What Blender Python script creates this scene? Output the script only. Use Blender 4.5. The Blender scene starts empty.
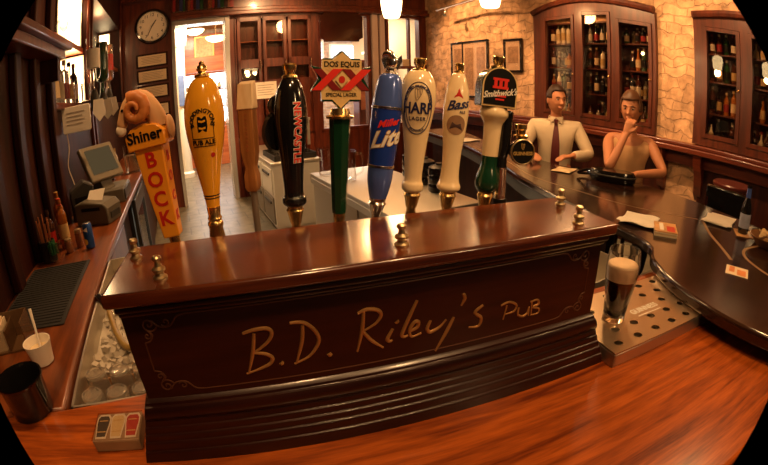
import bpy, bmesh, math, random
from mathutils import Vector, Matrix, Euler
random.seed(7)
S = bpy.context.scene
COL = S.collection
PI = math.pi
YR, YB = math.radians(26.0), 0.2973          # yaw of the room, yaw of the tap box
BOX = Vector((-0.4478, 0.5357, 1.072))       # front left corner of the tap box on the counter
CT = 1.072                                   # counter height
BT = 1.16                                    # raised bar height


def RW(a, b, z=0.0):                         # room frame to world
    return Vector((a * math.cos(YR) - b * math.sin(YR), a * math.sin(YR) + b * math.cos(YR), z))


def BW(u, v, w=0.0):                         # tap box frame to world
    return BOX + Vector((u * math.cos(YB) - v * math.sin(YB), u * math.sin(YB) + v * math.cos(YB), w))


# ------------------------------------------------------------------ mesh builder
class MB:
    def __init__(self):
        self.v, self.f = [], []

    def add(self, vs, fs, M=None):
        n = len(self.v)
        self.v += [(M @ Vector(p)) if M is not None else Vector(p) for p in vs]
        self.f += [tuple(i + n for i in f) for f in fs]
        return self

    def box(self, x0, x1, y0, y1, z0, z1, M=None):
        vs = [(x, y, z) for z in (z0, z1) for y in (y0, y1) for x in (x0, x1)]
        return self.add(vs, [(0, 2, 3, 1), (4, 5, 7, 6), (0, 1, 5, 4), (2, 6, 7, 3), (0, 4, 6, 2), (1, 3, 7, 5)], M)

    def cbox(self, c, s, M=None):
        return self.box(c[0] - s[0] / 2, c[0] + s[0] / 2, c[1] - s[1] / 2, c[1] + s[1] / 2, c[2] - s[2] / 2, c[2] + s[2] / 2, M)

    def prism(self, poly, z0, z1, M=None):
        n = len(poly)
        ar = sum(poly[i][0] * poly[(i + 1) % n][1] - poly[(i + 1) % n][0] * poly[i][1] for i in range(n))
        if ar < 0:
            poly = poly[::-1]
        vs = [(p[0], p[1], z0) for p in poly] + [(p[0], p[1], z1) for p in poly]
        fs = [tuple(range(n))[::-1], tuple(range(n, 2 * n))] + [(i, (i + 1) % n, n + (i + 1) % n, n + i) for i in range(n)]
        return self.add(vs, fs, M)

    def lathe(self, prof, n=32, M=None, sx=1.0, sy=1.0, cap=True):
        vs, fs, k = [], [], len(prof)
        for r, z in prof:
            for j in range(n):
                t = 2 * PI * j / n
                vs.append((r * sx * math.cos(t), r * sy * math.sin(t), z))
        for i in range(k - 1):
            for j in range(n):
                fs.append((i * n + j, i * n + (j + 1) % n, (i + 1) * n + (j + 1) % n, (i + 1) * n + j))
        if cap and prof[0][0] > 1e-6:
            fs.append(tuple(range(n))[::-1])
        if cap and prof[-1][0] > 1e-6:
            fs.append(tuple((k - 1) * n + j for j in range(n)))
        return self.add(vs, fs, M)

    def cyl(self, r, z0, z1, n=24, M=None, r1=None):
        return self.lathe([(r, z0), (r if r1 is None else r1, z1)], n, M)

    def tube(self, path, r, n=8, M=None, closed=False, flat=1.0):
        P = [Vector(p) for p in path]
        m = len(P)
        R = r if isinstance(r, (list, tuple)) else [r] * m
        vs, fs = [], []
        up = None
        for i, p in enumerate(P):
            if closed:
                t = P[(i + 1) % m] - P[i - 1]
            else:
                t = P[min(i + 1, m - 1)] - P[max(i - 1, 0)]
            t = t.normalized() if t.length > 1e-9 else Vector((0, 0, 1))
            if up is None:
                up = Vector((0, 0, 1)) if abs(t.z) < 0.9 else Vector((0, 1, 0))
            s = t.cross(up)
            if s.length < 1e-6:
                s = t.orthogonal()
            s.normalize()
            up = s.cross(t).normalized()
            for j in range(n):
                a = 2 * PI * j / n
                vs.append(p + s * (R[i] * math.cos(a)) + up * (R[i] * flat * math.sin(a)))
        for i in range(m if closed else m - 1):
            i2 = (i + 1) % m
            for j in range(n):
                fs.append((i * n + j, i * n + (j + 1) % n, i2 * n + (j + 1) % n, i2 * n + j))
        if not closed:
            fs.append(tuple(range(n))[::-1])
            fs.append(tuple((m - 1) * n + j for j in range(n)))
        return self.add(vs, fs, M)

    def ball(self, c, r, nu=20, nv=12, M=None):
        if not isinstance(r, (list, tuple)):
            r = (r, r, r)
        vs, fs = [(c[0], c[1], c[2] - r[2])], []
        for i in range(1, nv):
            ph = -PI / 2 + PI * i / nv
            for j in range(nu):
                t = 2 * PI * j / nu
                vs.append((c[0] + r[0] * math.cos(ph) * math.cos(t), c[1] + r[1] * math.cos(ph) * math.sin(t), c[2] + r[2] * math.sin(ph)))
        vs.append((c[0], c[1], c[2] + r[2]))
        for j in range(nu):
            fs.append((0, 1 + (j + 1) % nu, 1 + j))
            fs.append((len(vs) - 1, 1 + (nv - 2) * nu + j, 1 + (nv - 2) * nu + (j + 1) % nu))
        for i in range(nv - 2):
            for j in range(nu):
                a, b = 1 + i * nu + j, 1 + i * nu + (j + 1) % nu
                fs.append((a, b, b + nu, a + nu))
        return self.add(vs, fs, M)

    def build(self, name, mat, parent=None, smooth=True, bevel=0.0, loc=None, rotz=0.0, seg=2, angle=40):
        me = bpy.data.meshes.new(name)
        me.from_pydata([tuple(p) for p in self.v], [], self.f)
        me.validate()
        bm = bmesh.new()
        bm.from_mesh(me)
        bmesh.ops.recalc_face_normals(bm, faces=bm.faces)
        bm.to_mesh(me)
        bm.free()
        if mat is not None:
            me.materials.append(mat)
        if smooth:
            me.polygons.foreach_set('use_smooth', [True] * len(me.polygons))
            me.set_sharp_from_angle(angle=math.radians(angle))
        o = bpy.data.objects.new(name, me)
        COL.objects.link(o)
        if parent is not None:
            o.parent = parent
        if loc is not None:
            o.location = loc
        o.rotation_euler = (0, 0, rotz)
        if bevel:
            md = o.modifiers.new('bevel', 'BEVEL')
            md.width, md.segments, md.limit_method = bevel, seg, 'ANGLE'
            md.angle_limit = math.radians(50)
        return o


def tag(o, label=None, cat=None, group=None, kind=None):
    for k, x in (('label', label), ('category', cat), ('group', group), ('kind', kind)):
        if x:
            o[k] = x
    return o


def thing(name, label, cat, loc=(0, 0, 0), rotz=0.0, group=None, rot=None):
    o = bpy.data.objects.new(name, None)
    o.empty_display_size = 0.05
    COL.objects.link(o)
    o.location = loc
    o.rotation_euler = rot if rot else (0, 0, rotz)
    return tag(o, label, cat, group)


def dup(o, parent=None):                      # copy a thing, its parts and their sub-parts
    c = o.copy()
    COL.objects.link(c)
    if parent is not None:
        c.parent = parent
    for ch in list(o.children):
        dup(ch, c)
    return c


def put(o, loc, rotz=0.0, label=None, group=None):
    o.location = loc
    o.rotation_euler = (0, 0, rotz)
    if label:
        o['label'] = label
    if group:
        o['group'] = group
    return o


def struct(name, mb, mat, parent=None, **k):
    o = mb.build(name, mat, parent, **k)
    if parent is None:
        o['kind'] = 'structure'
    return o


def room(mb):                                 # a mesh laid out in room coordinates
    return mb


ROOM = Matrix.Rotation(YR, 4, 'Z')


def rstruct(name, mb, mat, **k):
    o = struct(name, mb, mat, **k)
    o.rotation_euler = (0, 0, YR)
    return o


def text_mb(body, size, depth=0.0006, shear=0.0, align='CENTER', bold=0.0, spacing=1.0):
    cu = bpy.data.curves.new('lettering', 'FONT')
    cu.body, cu.size, cu.extrude, cu.shear = body, size, depth, shear
    cu.align_x, cu.align_y = align, 'CENTER'
    cu.offset = bold
    cu.space_character = spacing
    cu.resolution_u = 3
    o = bpy.data.objects.new('lettering', cu)
    COL.objects.link(o)
    dg = bpy.context.evaluated_depsgraph_get()
    me = o.evaluated_get(dg).to_mesh()
    bm = bmesh.new()
    bm.from_mesh(me)
    for _ in range(3):
        long = [e for e in bm.edges if e.calc_length() > max(size * 0.2, 0.003)]
        if not long:
            break
        bmesh.ops.subdivide_edges(bm, edges=long, cuts=1)
    m = MB()
    bm.verts.index_update()
    m.add([v.co.copy() for v in bm.verts], [tuple(v.index for v in f.verts) for f in bm.faces])
    bm.free()
    o.evaluated_get(dg).to_mesh_clear()
    bpy.data.objects.remove(o)
    bpy.data.curves.remove(cu)
    return m


def warp(mb, fn):
    mb.v = [Vector(fn(p)) for p in mb.v]
    return mb


def rad(prof, z):                             # radius of a lathe profile at height z
    for (r0, z0), (r1, z1) in zip(prof, prof[1:]):
        if z0 <= z <= z1 and z1 > z0:
            return r0 + (r1 - r0) * (z - z0) / (z1 - z0)
    return prof[-1][0] if z > prof[-1][1] else prof[0][0]


def spline(pts, n=60):                        # Catmull-Rom through points of any dimension
    out = []
    P = [pts[0]] + list(pts) + [pts[-1]]
    for i in range(1, len(P) - 2):
        m = max(2, n // (len(P) - 3))
        for k in range(m):
            t = k / m
            out.append(tuple(0.5 * (2 * b + (c - a) * t + (2 * a - 5 * b + 4 * c - d) * t * t + (3 * b - a - 3 * c + d) * t ** 3)
                             for a, b, c, d in zip(P[i - 1], P[i], P[i + 1], P[i + 2])))
    out.append(tuple(pts[-1]))
    return out


# ------------------------------------------------------------------ materials
def base(name):
    m = bpy.data.materials.new(name)
    m.use_nodes = True
    nt = m.node_tree
    return m, nt, nt.nodes['Principled BSDF']


def mat(name, col, rough=0.5, metal=0.0, coat=0.0, trans=0.0, ior=1.45, emit=None, es=0.0, alpha=1.0, noise=0.0, spec=0.5):
    m, nt, b = base(name)
    b.inputs['Base Color'].default_value = (*col, 1)
    b.inputs['Roughness'].default_value = rough
    b.inputs['Metallic'].default_value = metal
    b.inputs['Coat Weight'].default_value = coat
    b.inputs['Coat Roughness'].default_value = 0.08
    b.inputs['Transmission Weight'].default_value = trans
    b.inputs['IOR'].default_value = ior
    b.inputs['Alpha'].default_value = alpha
    b.inputs['Specular IOR Level'].default_value = spec
    if emit:
        b.inputs['Emission Color'].default_value = (*emit, 1)
        b.inputs['Emission Strength'].default_value = es
    if noise:
        tc, nz, rp = nt.nodes.new('ShaderNodeTexCoord'), nt.nodes.new('ShaderNodeTexNoise'), nt.nodes.new('ShaderNodeValToRGB')
        nz.inputs['Scale'].default_value = 18
        nz.inputs['Detail'].default_value = 5
        rp.color_ramp.elements[0].color = (*[c * (1 - noise) for c in col], 1)
        rp.color_ramp.elements[1].color = (*[min(1, c * (1 + noise)) for c in col], 1)
        nt.links.new(tc.outputs['Object'], nz.inputs['Vector'])
        nt.links.new(nz.outputs['Fac'], rp.inputs['Fac'])
        nt.links.new(rp.outputs['Color'], b.inputs['Base Color'])
    return m


def wood(name, dark, light, rough=0.3, coat=0.3, axis='X', scale=1.0, rotz=0.0, bump=0.02, spec=0.5):
    m, nt, b = base(name)
    N = nt.nodes.new
    tc, mp = N('ShaderNodeTexCoord'), N('ShaderNodeMapping')
    s = {'X': (1.2, 14, 14), 'Y': (14, 1.2, 14), 'Z': (14, 14, 1.2)}[axis]
    mp.inputs['Scale'].default_value = tuple(k * scale for k in s)
    mp.inputs['Rotation'].default_value = (0, 0, rotz)
    n1, n2, mx, rp = N('ShaderNodeTexNoise'), N('ShaderNodeTexNoise'), N('ShaderNodeMath'), N('ShaderNodeValToRGB')
    n1.inputs['Scale'].default_value, n1.inputs['Detail'].default_value, n1.inputs['Distortion'].default_value = 1.0, 6, 0.8
    n2.inputs['Scale'].default_value, n2.inputs['Detail'].default_value = 7.0, 3
    mx.operation = 'MULTIPLY_ADD'
    mx.inputs[1].default_value = 0.35
    rp.color_ramp.elements[0].position, rp.color_ramp.elements[1].position = 0.47, 0.88
    rp.color_ramp.elements[0].color, rp.color_ramp.elements[1].color = (*dark, 1), (*light, 1)
    L = nt.links.new
    L(tc.outputs['Object'], mp.inputs['Vector'])
    L(mp.outputs['Vector'], n1.inputs['Vector'])
    L(mp.outputs['Vector'], n2.inputs['Vector'])
    L(n2.outputs['Fac'], mx.inputs[0])
    L(n1.outputs['Fac'], mx.inputs[2])
    L(mx.outputs[0], rp.inputs['Fac'])
    L(rp.outputs['Color'], b.inputs['Base Color'])
    b.inputs['Roughness'].default_value = rough
    b.inputs['Specular IOR Level'].default_value = spec
    b.inputs['Coat Weight'].default_value = coat
    b.inputs['Coat Roughness'].default_value = 0.12
    if bump:
        bp = N('ShaderNodeBump')
        bp.inputs['Strength'].default_value = bump * 4
        bp.inputs['Distance'].default_value = 0.002
        L(n1.outputs['Fac'], bp.inputs['Height'])
        L(bp.outputs['Normal'], b.inputs['Normal'])
    return m


def bricks(name, c1, c2, mortar, w, h, ms=0.02, rough=0.85, bump=0.4, plane='XZ', nscale=9, dist=0.012):
    m, nt, b = base(name)
    N, L = nt.nodes.new, nt.links.new
    tc, sp, cb, br = N('ShaderNodeTexCoord'), N('ShaderNodeSeparateXYZ'), N('ShaderNodeCombineXYZ'), N('ShaderNodeTexBrick')
    L(tc.outputs['Object'], sp.inputs[0])
    L(sp.outputs[plane[0]], cb.inputs['X'])
    L(sp.outputs[plane[1]], cb.inputs['Y'])
    nd, ad = N('ShaderNodeTexNoise'), N('ShaderNodeMixRGB')
    nd.inputs['Scale'].default_value = 3.5
    ad.blend_type, ad.inputs['Fac'].default_value = 'ADD', dist * 8
    L(tc.outputs['Object'], nd.inputs['Vector'])
    L(cb.outputs[0], ad.inputs['Color1'])
    L(nd.outputs['Color'], ad.inputs['Color2'])
    L(ad.outputs['Color'], br.inputs['Vector'])
    br.inputs['Scale'].default_value = 1.0
    br.inputs['Brick Width'].default_value, br.inputs['Row Height'].default_value = w, h
    br.inputs['Mortar Size'].default_value = ms
    br.inputs['Mortar Smooth'].default_value = 0.4
    br.inputs['Color1'].default_value, br.inputs['Color2'].default_value, br.inputs['Mortar'].default_value = (*c1, 1), (*c2, 1), (*mortar, 1)
    nz, mx, rp = N('ShaderNodeTexNoise'), N('ShaderNodeMixRGB'), N('ShaderNodeValToRGB')
    nz.inputs['Scale'].default_value, nz.inputs['Detail'].default_value = nscale, 8
    rp.color_ramp.elements[0].position, rp.color_ramp.elements[1].position = 0.3, 0.7
    rp.color_ramp.elements[0].color, rp.color_ramp.elements[1].color = (0.45, 0.45, 0.45, 1), (1.15, 1.15, 1.15, 1)
    L(tc.outputs['Object'], nz.inputs['Vector'])
    L(nz.outputs['Fac'], rp.inputs['Fac'])
    mx.blend_type, mx.inputs['Fac'].default_value = 'MULTIPLY', 0.9
    L(br.outputs['Color'], mx.inputs['Color1'])
    L(rp.outputs['Color'], mx.inputs['Color2'])
    L(mx.outputs['Color'], b.inputs['Base Color'])
    b.inputs['Roughness'].default_value = rough
    bp, ma = N('ShaderNodeBump'), N('ShaderNodeMath')
    ma.operation = 'SUBTRACT'
    L(nz.outputs['Fac'], ma.inputs[0])
    L(br.outputs['Fac'], ma.inputs[1])
    bp.inputs['Strength'].default_value, bp.inputs['Distance'].default_value = bump, 0.03
    L(ma.outputs[0], bp.inputs['Height'])
    L(bp.outputs['Normal'], b.inputs['Normal'])
    return m


def pane(name, tint=(1, 1, 1), refl=0.08, rough=0.02):   # thin window glass: clear with a mirror sheen
    m, nt, b = base(name)
    N, L = nt.nodes.new, nt.links.new
    nt.nodes.remove(b)
    tr, gl, mx, fr, ma, pw = N('ShaderNodeBsdfTransparent'), N('ShaderNodeBsdfGlossy'), N('ShaderNodeMixShader'), N('ShaderNodeLayerWeight'), N('ShaderNodeMath'), N('ShaderNodeMath')
    tr.inputs['Color'].default_value = (*tint, 1)
    gl.inputs['Roughness'].default_value = rough
    fr.inputs['Blend'].default_value = 0.5
    pw.operation, ma.operation = 'POWER', 'MULTIPLY_ADD'
    pw.inputs[1].default_value = 4.0
    ma.inputs[1].default_value, ma.inputs[2].default_value = 0.7, refl
    L(fr.outputs['Facing'], pw.inputs[0])
    L(pw.outputs[0], ma.inputs[0])
    L(ma.outputs[0], mx.inputs[0])
    L(tr.outputs[0], mx.inputs[1])
    L(gl.outputs[0], mx.inputs[2])
    L(mx.outputs[0], nt.nodes['Material Output'].inputs['Surface'])
    return m


def glow(name, col, s):
    m, nt, b = base(name)
    nt.nodes.remove(b)
    e = nt.nodes.new('ShaderNodeEmission')
    e.inputs['Color'].default_value, e.inputs['Strength'].default_value = (*col, 1), s
    nt.links.new(e.outputs[0], nt.nodes['Material Output'].inputs['Surface'])
    return m


M = dict(
    box=wood('dark mahogany', (0.010, 0.0020, 0.0012), (0.034, 0.0066, 0.0030), 0.30, 0.25, 'X', spec=0.4),  # box front darkened in its colour for the shade there
    boxtop=wood('lit polished mahogany', (0.045, 0.0085, 0.0030), (0.165, 0.036, 0.009), 0.22, 0.5, 'X'),  # same wood on top, lighter and redder colour for the light on it
    counter=wood('red oak counter', (0.115, 0.018, 0.0024), (0.44, 0.096, 0.011), 0.29, 0.2, 'X', 2.0, spec=0.4),
    counterdark=wood('brown counter', (0.070, 0.015, 0.0035), (0.26, 0.066, 0.014), 0.32, 0.25, 'Y', 1.1),
    bar=wood('dark bar top', (0.011, 0.0040, 0.0026), (0.030, 0.011, 0.006), 0.15, 0.25, 'Y', 0.6, bump=0.0),
    panel=wood('dark wood panelling', (0.012, 0.0022, 0.0012), (0.042, 0.0075, 0.0028), 0.5, 0.0, 'Z', spec=0.22),
    trim=wood('red brown trim', (0.055, 0.0075, 0.0028), (0.15, 0.026, 0.0075), 0.36, 0.2, 'Z'),
    trimh=wood('red brown rail', (0.055, 0.0075, 0.0028), (0.15, 0.026, 0.0075), 0.36, 0.2, 'Y'),
    cabwood=wood('dark cabinet wood', (0.034, 0.0065, 0.0028), (0.10, 0.020, 0.007), 0.33, 0.3, 'Z'),
    redwood=wood('orange wood', (0.28, 0.065, 0.02), (0.50, 0.14, 0.045), 0.4, 0.2, 'X'),
    tapwood=wood('pale carved wood', (0.26, 0.085, 0.020), (0.50, 0.21, 0.06), 0.45, 0.2, 'Z', 2.0),
    pale=wood('pale end wood', (0.74, 0.50, 0.26), (0.90, 0.68, 0.42), 0.5, 0.1, 'Z', 2.0),
    stone=bricks('rough limestone blocks', (0.62, 0.36, 0.19), (0.48, 0.27, 0.14), (0.46, 0.27, 0.145), 0.27, 0.12, 0.010, 0.9, 1.0, 'YZ', 7, 0.04),
    farbrick=bricks('pale old brick', (0.62, 0.42, 0.30), (0.50, 0.31, 0.21), (0.55, 0.45, 0.36), 0.24, 0.08, 0.012, 0.9, 0.5, 'XZ'),
    tile=bricks('grey floor tiles', (0.17, 0.145, 0.10), (0.145, 0.125, 0.085), (0.07, 0.06, 0.045), 0.34, 0.34, 0.010, 0.35, 0.15, 'XY', 6, 0.0),
    plaster=mat('cream plaster', (0.72, 0.50, 0.28), 0.8, noise=0.1),
    ceil=mat('ochre ceiling', (0.36, 0.21, 0.09), 0.85, noise=0.1),
    white=mat('white enamel', (0.80, 0.76, 0.66), 0.35),
    paper=mat('white paper', (0.82, 0.74, 0.62), 0.8),
    paper2=mat('cream card', (0.75, 0.60, 0.40), 0.8),
    ink=mat('grey print', (0.25, 0.17, 0.12), 0.8),
    steel=mat('brushed steel', (0.66, 0.61, 0.52), 0.42, 1.0),
    chrome=mat('chrome', (0.90, 0.88, 0.85), 0.17, 1.0),
    brass=mat('polished brass', (0.92, 0.64, 0.26), 0.26, 1.0),
    oldbrass=mat('worn brass', (0.68, 0.54, 0.31), 0.36, 1.0),
    gilt=mat('gilded engraving', (0.46, 0.235, 0.078), 0.38, 0.55),
    scroll=mat('carved scroll', (0.085, 0.028, 0.011), 0.45, 0.1),
    tan_panel=mat('tan laminate', (0.42, 0.35, 0.25), 0.35),
    black=mat('black lacquer', (0.008, 0.007, 0.007), 0.14, coat=0.6),
    rubber=mat('black rubber', (0.015, 0.013, 0.012), 0.7, noise=0.3),
    dark=mat('dark plastic', (0.030, 0.026, 0.022), 0.42),
    pos=mat('grey beige plastic', (0.115, 0.098, 0.070), 0.45),
    poslight=mat('grey plastic bezel', (0.19, 0.16, 0.115), 0.45),
    cream=mat('cream glaze', (0.86, 0.66, 0.38), 0.16, coat=0.7),
    yellow=mat('amber yellow glaze', (0.90, 0.40, 0.022), 0.14, coat=0.8),
    bock=mat('orange yellow paint', (0.88, 0.33, 0.020), 0.3, coat=0.3),
    red=mat('red paint', (0.55, 0.020, 0.012), 0.35),
    bright_red=mat('bright red paint', (0.72, 0.030, 0.018), 0.35),
    darkred=mat('dark red paint', (0.20, 0.010, 0.010), 0.35),
    green=mat('dark green lacquer', (0.006, 0.040, 0.018), 0.2, coat=0.5),
    leaf=mat('green leaf', (0.02, 0.16, 0.05), 0.5),
    blue=mat('blue lacquer', (0.016, 0.050, 0.34), 0.18, 0.2, coat=0.6),
    paleblue=mat('pale blue lacquer', (0.085, 0.15, 0.50), 0.2, 0.3, coat=0.6),
    navy=mat('navy ink', (0.015, 0.020, 0.09), 0.4),
    gold=mat('gold print', (0.66, 0.42, 0.12), 0.4, 0.3),
    goldface=mat('pale gold face', (0.70, 0.48, 0.20), 0.45),
    blackink=mat('black ink', (0.009, 0.008, 0.007), 0.45, spec=0.12),
    whiteink=mat('white ink', (0.85, 0.80, 0.70), 0.5),
    horn=mat('ram horn', (0.56, 0.19, 0.045), 0.45, noise=0.25),
    fur=mat('ram tan', (0.62, 0.34, 0.15), 0.6, noise=0.15),
    muzzle=mat('ram pale muzzle', (0.75, 0.62, 0.45), 0.5),
    glass=mat('clear glass', (1.0, 0.99, 0.97), 0.0, trans=1.0, ior=1.45),
    washed=mat('washed glass', (0.90, 0.82, 0.70), 0.05, trans=0.86, ior=1.4, coat=0.5),
    thin=pane('thin clear glass', (0.93, 0.92, 0.90), 0.04),
    door=pane('cabinet glass', (0.86, 0.82, 0.78), 0.05, 0.01),
    window=pane('window glass', (0.95, 0.95, 0.96), 0.02),
    stout=mat('black stout', (0.012, 0.004, 0.002), 0.1),
    foam=mat('tan foam', (0.78, 0.56, 0.34), 0.7),
    amber=mat('amber liquid glass', (0.50, 0.16, 0.03), 0.08, trans=0.5, ior=1.4),
    ice=mat('crushed ice', (0.70, 0.62, 0.50), 0.25, trans=0.3, ior=1.31),
    lamp=glow('lamp shade glow', (1.0, 0.66, 0.30), 9.0),
    bulb=glow('warm bulb glow', (1.0, 0.60, 0.25), 22.0),
    niche_glow=glow('added niche glow', (1.0, 0.70, 0.36), 7.0),
    daylight=glow('daylight pane', (0.92, 0.93, 1.0), 2.6),
    screen=glow('till screen', (0.30, 0.20, 0.09), 0.25),
    coolerlight=glow('cooler light', (1.0, 0.90, 0.68), 3.0),
    blueneon=glow('blue neon', (0.15, 0.30, 1.0), 5.0),
    whiteneon=glow('white neon', (1.0, 0.95, 0.9), 5.0),
)

FOV, EXPO = 112.0, 0.12
STROKES = {'B': [[(0.239, 0.262), (0.23, 0.222), (0.216, 0.182)], [(0.219, 0.265), (0.237, 0.269), (0.262, 0.269), (0.27, 0.259), (0.262, 0.243), (0.242, 0.228), (0.229, 0.223)], [(0.229, 0.223), (0.252, 0.217), (0.263, 0.207), (0.258, 0.195), (0.237, 0.186), (0.211, 0.179)]],
 'dot': [[(0.277, 0.194), (0.28, 0.19)]],
 'D': [[(0.326, 0.265), (0.321, 0.231), (0.306, 0.187)], [(0.304, 0.273), (0.328, 0.27), (0.346, 0.251), (0.352, 0.23), (0.344, 0.212), (0.328, 0.196), (0.302, 0.186)]],
 'dot2': [[(0.367, 0.197), (0.37, 0.192)]],
 'R': [[(0.437, 0.272), (0.432, 0.233), (0.421, 0.19)], [(0.426, 0.271), (0.443, 0.276), (0.463, 0.271), (0.469, 0.259), (0.458, 0.244), (0.434, 0.232)], [(0.434, 0.232), (0.448, 0.21), (0.471, 0.188)]],
 'i': [[(0.491, 0.226), (0.48, 0.206), (0.484, 0.199), (0.49, 0.201)], [(0.498, 0.241), (0.5, 0.238)]],
 'l': [[(0.539, 0.277), (0.525, 0.248), (0.509, 0.211), (0.513, 0.203), (0.521, 0.205)]],
 'e': [[(0.525, 0.213), (0.539, 0.219), (0.542, 0.23), (0.533, 0.231), (0.524, 0.215), (0.529, 0.2), (0.548, 0.204)]],
 'y': [[(0.567, 0.228), (0.56, 0.211), (0.567, 0.202), (0.586, 0.209), (0.6, 0.223)], [(0.616, 0.225), (0.6, 0.192), (0.579, 0.154)]],
 'q': [[(0.634, 0.273), (0.638, 0.262), (0.631, 0.247)]],
 's': [[(0.681, 0.238), (0.663, 0.225), (0.678, 0.209), (0.673, 0.191), (0.651, 0.193)]],
 'P': [[(0.739, 0.225), (0.733, 0.192)], [(0.724, 0.227), (0.744, 0.231), (0.763, 0.22), (0.758, 0.206), (0.736, 0.204)]],
 'u': [[(0.77, 0.212), (0.77, 0.196), (0.783, 0.188), (0.795, 0.194), (0.798, 0.208), (0.799, 0.186)]],
 'B2': [[(0.804, 0.22), (0.806, 0.188)], [(0.8, 0.219), (0.819, 0.22), (0.823, 0.209), (0.807, 0.205), (0.826, 0.197), (0.824, 0.186), (0.804, 0.186)]]}
# ================================================================== the setting (room coordinates a, b, z)
b_ = lambda *boxes: (lambda m: [m.box(*q) for q in boxes] and m)(MB())
rstruct('floor', b_((-1.3, 5.2, -1.6, 12.2, -0.05, 0.0)), M['tile'], smooth=False)
rstruct('ceiling', b_((-1.3, 5.2, -1.6, 12.2, 3.62, 3.7)), M['ceil'], smooth=False)
# left wall with recessed lit niches
wl = b_((-1.1, -0.9, -1.6, 3.0, 0, 3.62), (-1.1, -0.9, 3.0, 7.5, 0, 1.87), (-1.1, -0.9, 4.45, 4.62, 1.87, 3.62),
        (-1.1, -0.9, 3.0, 7.5, 3.05, 3.62), (-1.1, -0.9, 7.2, 7.5, 1.87, 3.05), (-1.32, -1.27, 2.95, 7.5, 1.8, 3.1),
        (-1.3, -1.1, 2.93, 3.0, 1.8, 3.1), (-1.3, -1.1, 4.45, 4.62, 1.8, 3.1), (-1.3, -1.1, 7.2, 7.3, 1.8, 3.1),
        (-1.3, -1.1, 2.95, 7.3, 1.8, 1.87), (-1.3, -1.1, 2.95, 7.3, 3.05, 3.1))
rstruct('wall_left', wl, M['panel'], smooth=False)
tl = MB()
tp = MB()
for q in (1.45, 1.85, 2.25, 2.6, 2.96):
    tp.box(-0.9, -0.85, q - 0.05, q + 0.05, CT, 3.62)
rstruct('trim_10', tp, M['panel'], bevel=0.012)
for q in (4.45, 4.62, 7.2):
    tl.box(-0.9, -0.87, q - 0.03, q + 0.03, CT, 3.62)
tl.box(-0.9, -0.86, 3.0, 7.4, 1.83, 1.88)
rstruct('trim_1', tl, M['trim'], bevel=0.008)
# back wall: pier with the clock, lintel, middle pier, sills, right pier
wb = b_((-0.9, -0.04, 7.45, 7.7, 0, 3.12), (-1.1, 4.8, 7.45, 7.7, 3.12, 3.62), (2.36, 2.48, 7.45, 7.7, 0.95, 3.12), (0.93, 1.02, 7.45, 7.7, 0, 3.12),
        (4.55, 4.8, 7.45, 7.7, 0, 3.12), (2.36, 4.6, 7.45, 7.7, 0, 0.95), (1.02, 2.36, 7.62, 7.7, 0, 3.12), (3.46, 3.80, 7.5, 7.65, 0.95, 3.12))
rstruct('wall_back', wb, M['trim'], smooth=False)
rstruct('trim_2', b_((-0.05, 4.68, 7.30, 7.46, 3.10, 3.17), (-0.05, 4.68, 7.36, 7.46, 3.17, 3.24), (-1.0, 4.68, 7.2, 7.46, 3.5, 3.6)), M['trimh'], bevel=0.012)
dr = b_((0.85, 0.93, 7.38, 7.72, 0, 3.08), (-0.04, 0.02, 7.40, 7.72, 0, 3.08), (-0.04, 0.93, 7.40, 7.72, 3.02, 3.10))
rstruct('door_1', dr, mat('silver door frame', (0.55, 0.53, 0.52), 0.25, 0.6), bevel=0.006)
for k, (x0, x1) in enumerate(((2.48, 3.46), (3.80, 4.55))):
    wf = b_((x0, x0 + 0.05, 7.46, 7.62, 0.95, 3.12), (x1 - 0.05, x1, 7.46, 7.62, 0.95, 3.12), (x0, x1, 7.46, 7.62, 0.95, 1.02), (x0, x1, 7.46, 7.62, 3.06, 3.12))
    if k:
        wf.box(x0, x1, 7.40, 7.62, 2.06, 2.11)
        wf.box(4.28, 4.32, 7.48, 7.58, 0.95, 3.1)
    o = rstruct('window_%d' % (k + 1), wf, M['trim'], bevel=0.005)
    struct('window_pane', b_((x0 + 0.05, x1 - 0.05, 7.54, 7.546, 1.02, 3.06)), M['window'], o, smooth=False)
rstruct('trim_3', b_((3.50, 3.62, 7.44, 7.5, 0.95, 3.1), (3.66, 3.76, 7.44, 7.5, 0.95, 3.1)), mat('pale painted post', (0.62, 0.50, 0.46), 0.4), bevel=0.006)
# right stone wall with recesses for two cabinets
C1, C2 = (2.50, 4.49), (0.55, 1.99)
ZA, ZB = 1.33, 2.66
wr = b_((4.65, 4.85, -1.6, C2[0], 0, 3.62), (4.65, 4.85, C2[0], C2[1], 0, ZA), (4.65, 4.85, C2[0], C2[1], ZB, 3.62), (4.65, 4.85, C2[1], C1[0], 0, 3.62),
        (4.65, 4.85, C1[0], C1[1], 0, ZA), (4.65, 4.85, C1[0], C1[1], ZB, 3.62), (4.65, 4.85, C1[1], 7.7, 0, 3.62))
rstruct('wall_right', wr, M['stone'], smooth=False)
rl = b_((4.44, 4.65, -0.6, 7.4, 1.22, 1.28), (4.50, 4.65, -0.6, 7.4, 1.28, 1.32), (4.56, 4.65, -0.6, 7.4, 1.08, 1.22))
rstruct('trim_4', rl, M['trimh'], bevel=0.01)
rstruct('trim_5', b_((4.60, 4.65, 2.36, 7.4, 0, 1.08), (4.60, 4.65, -0.6, 1.86, 0, 1.08)), M['panel'], smooth=False)
rstruct('trim_6', b_((4.5, 4.65, -0.6, 4.0, 2.98, 3.05), (4.42, 4.65, -0.6, 4.0, 3.05, 3.12)), M['ceil'], bevel=0.015)
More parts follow.
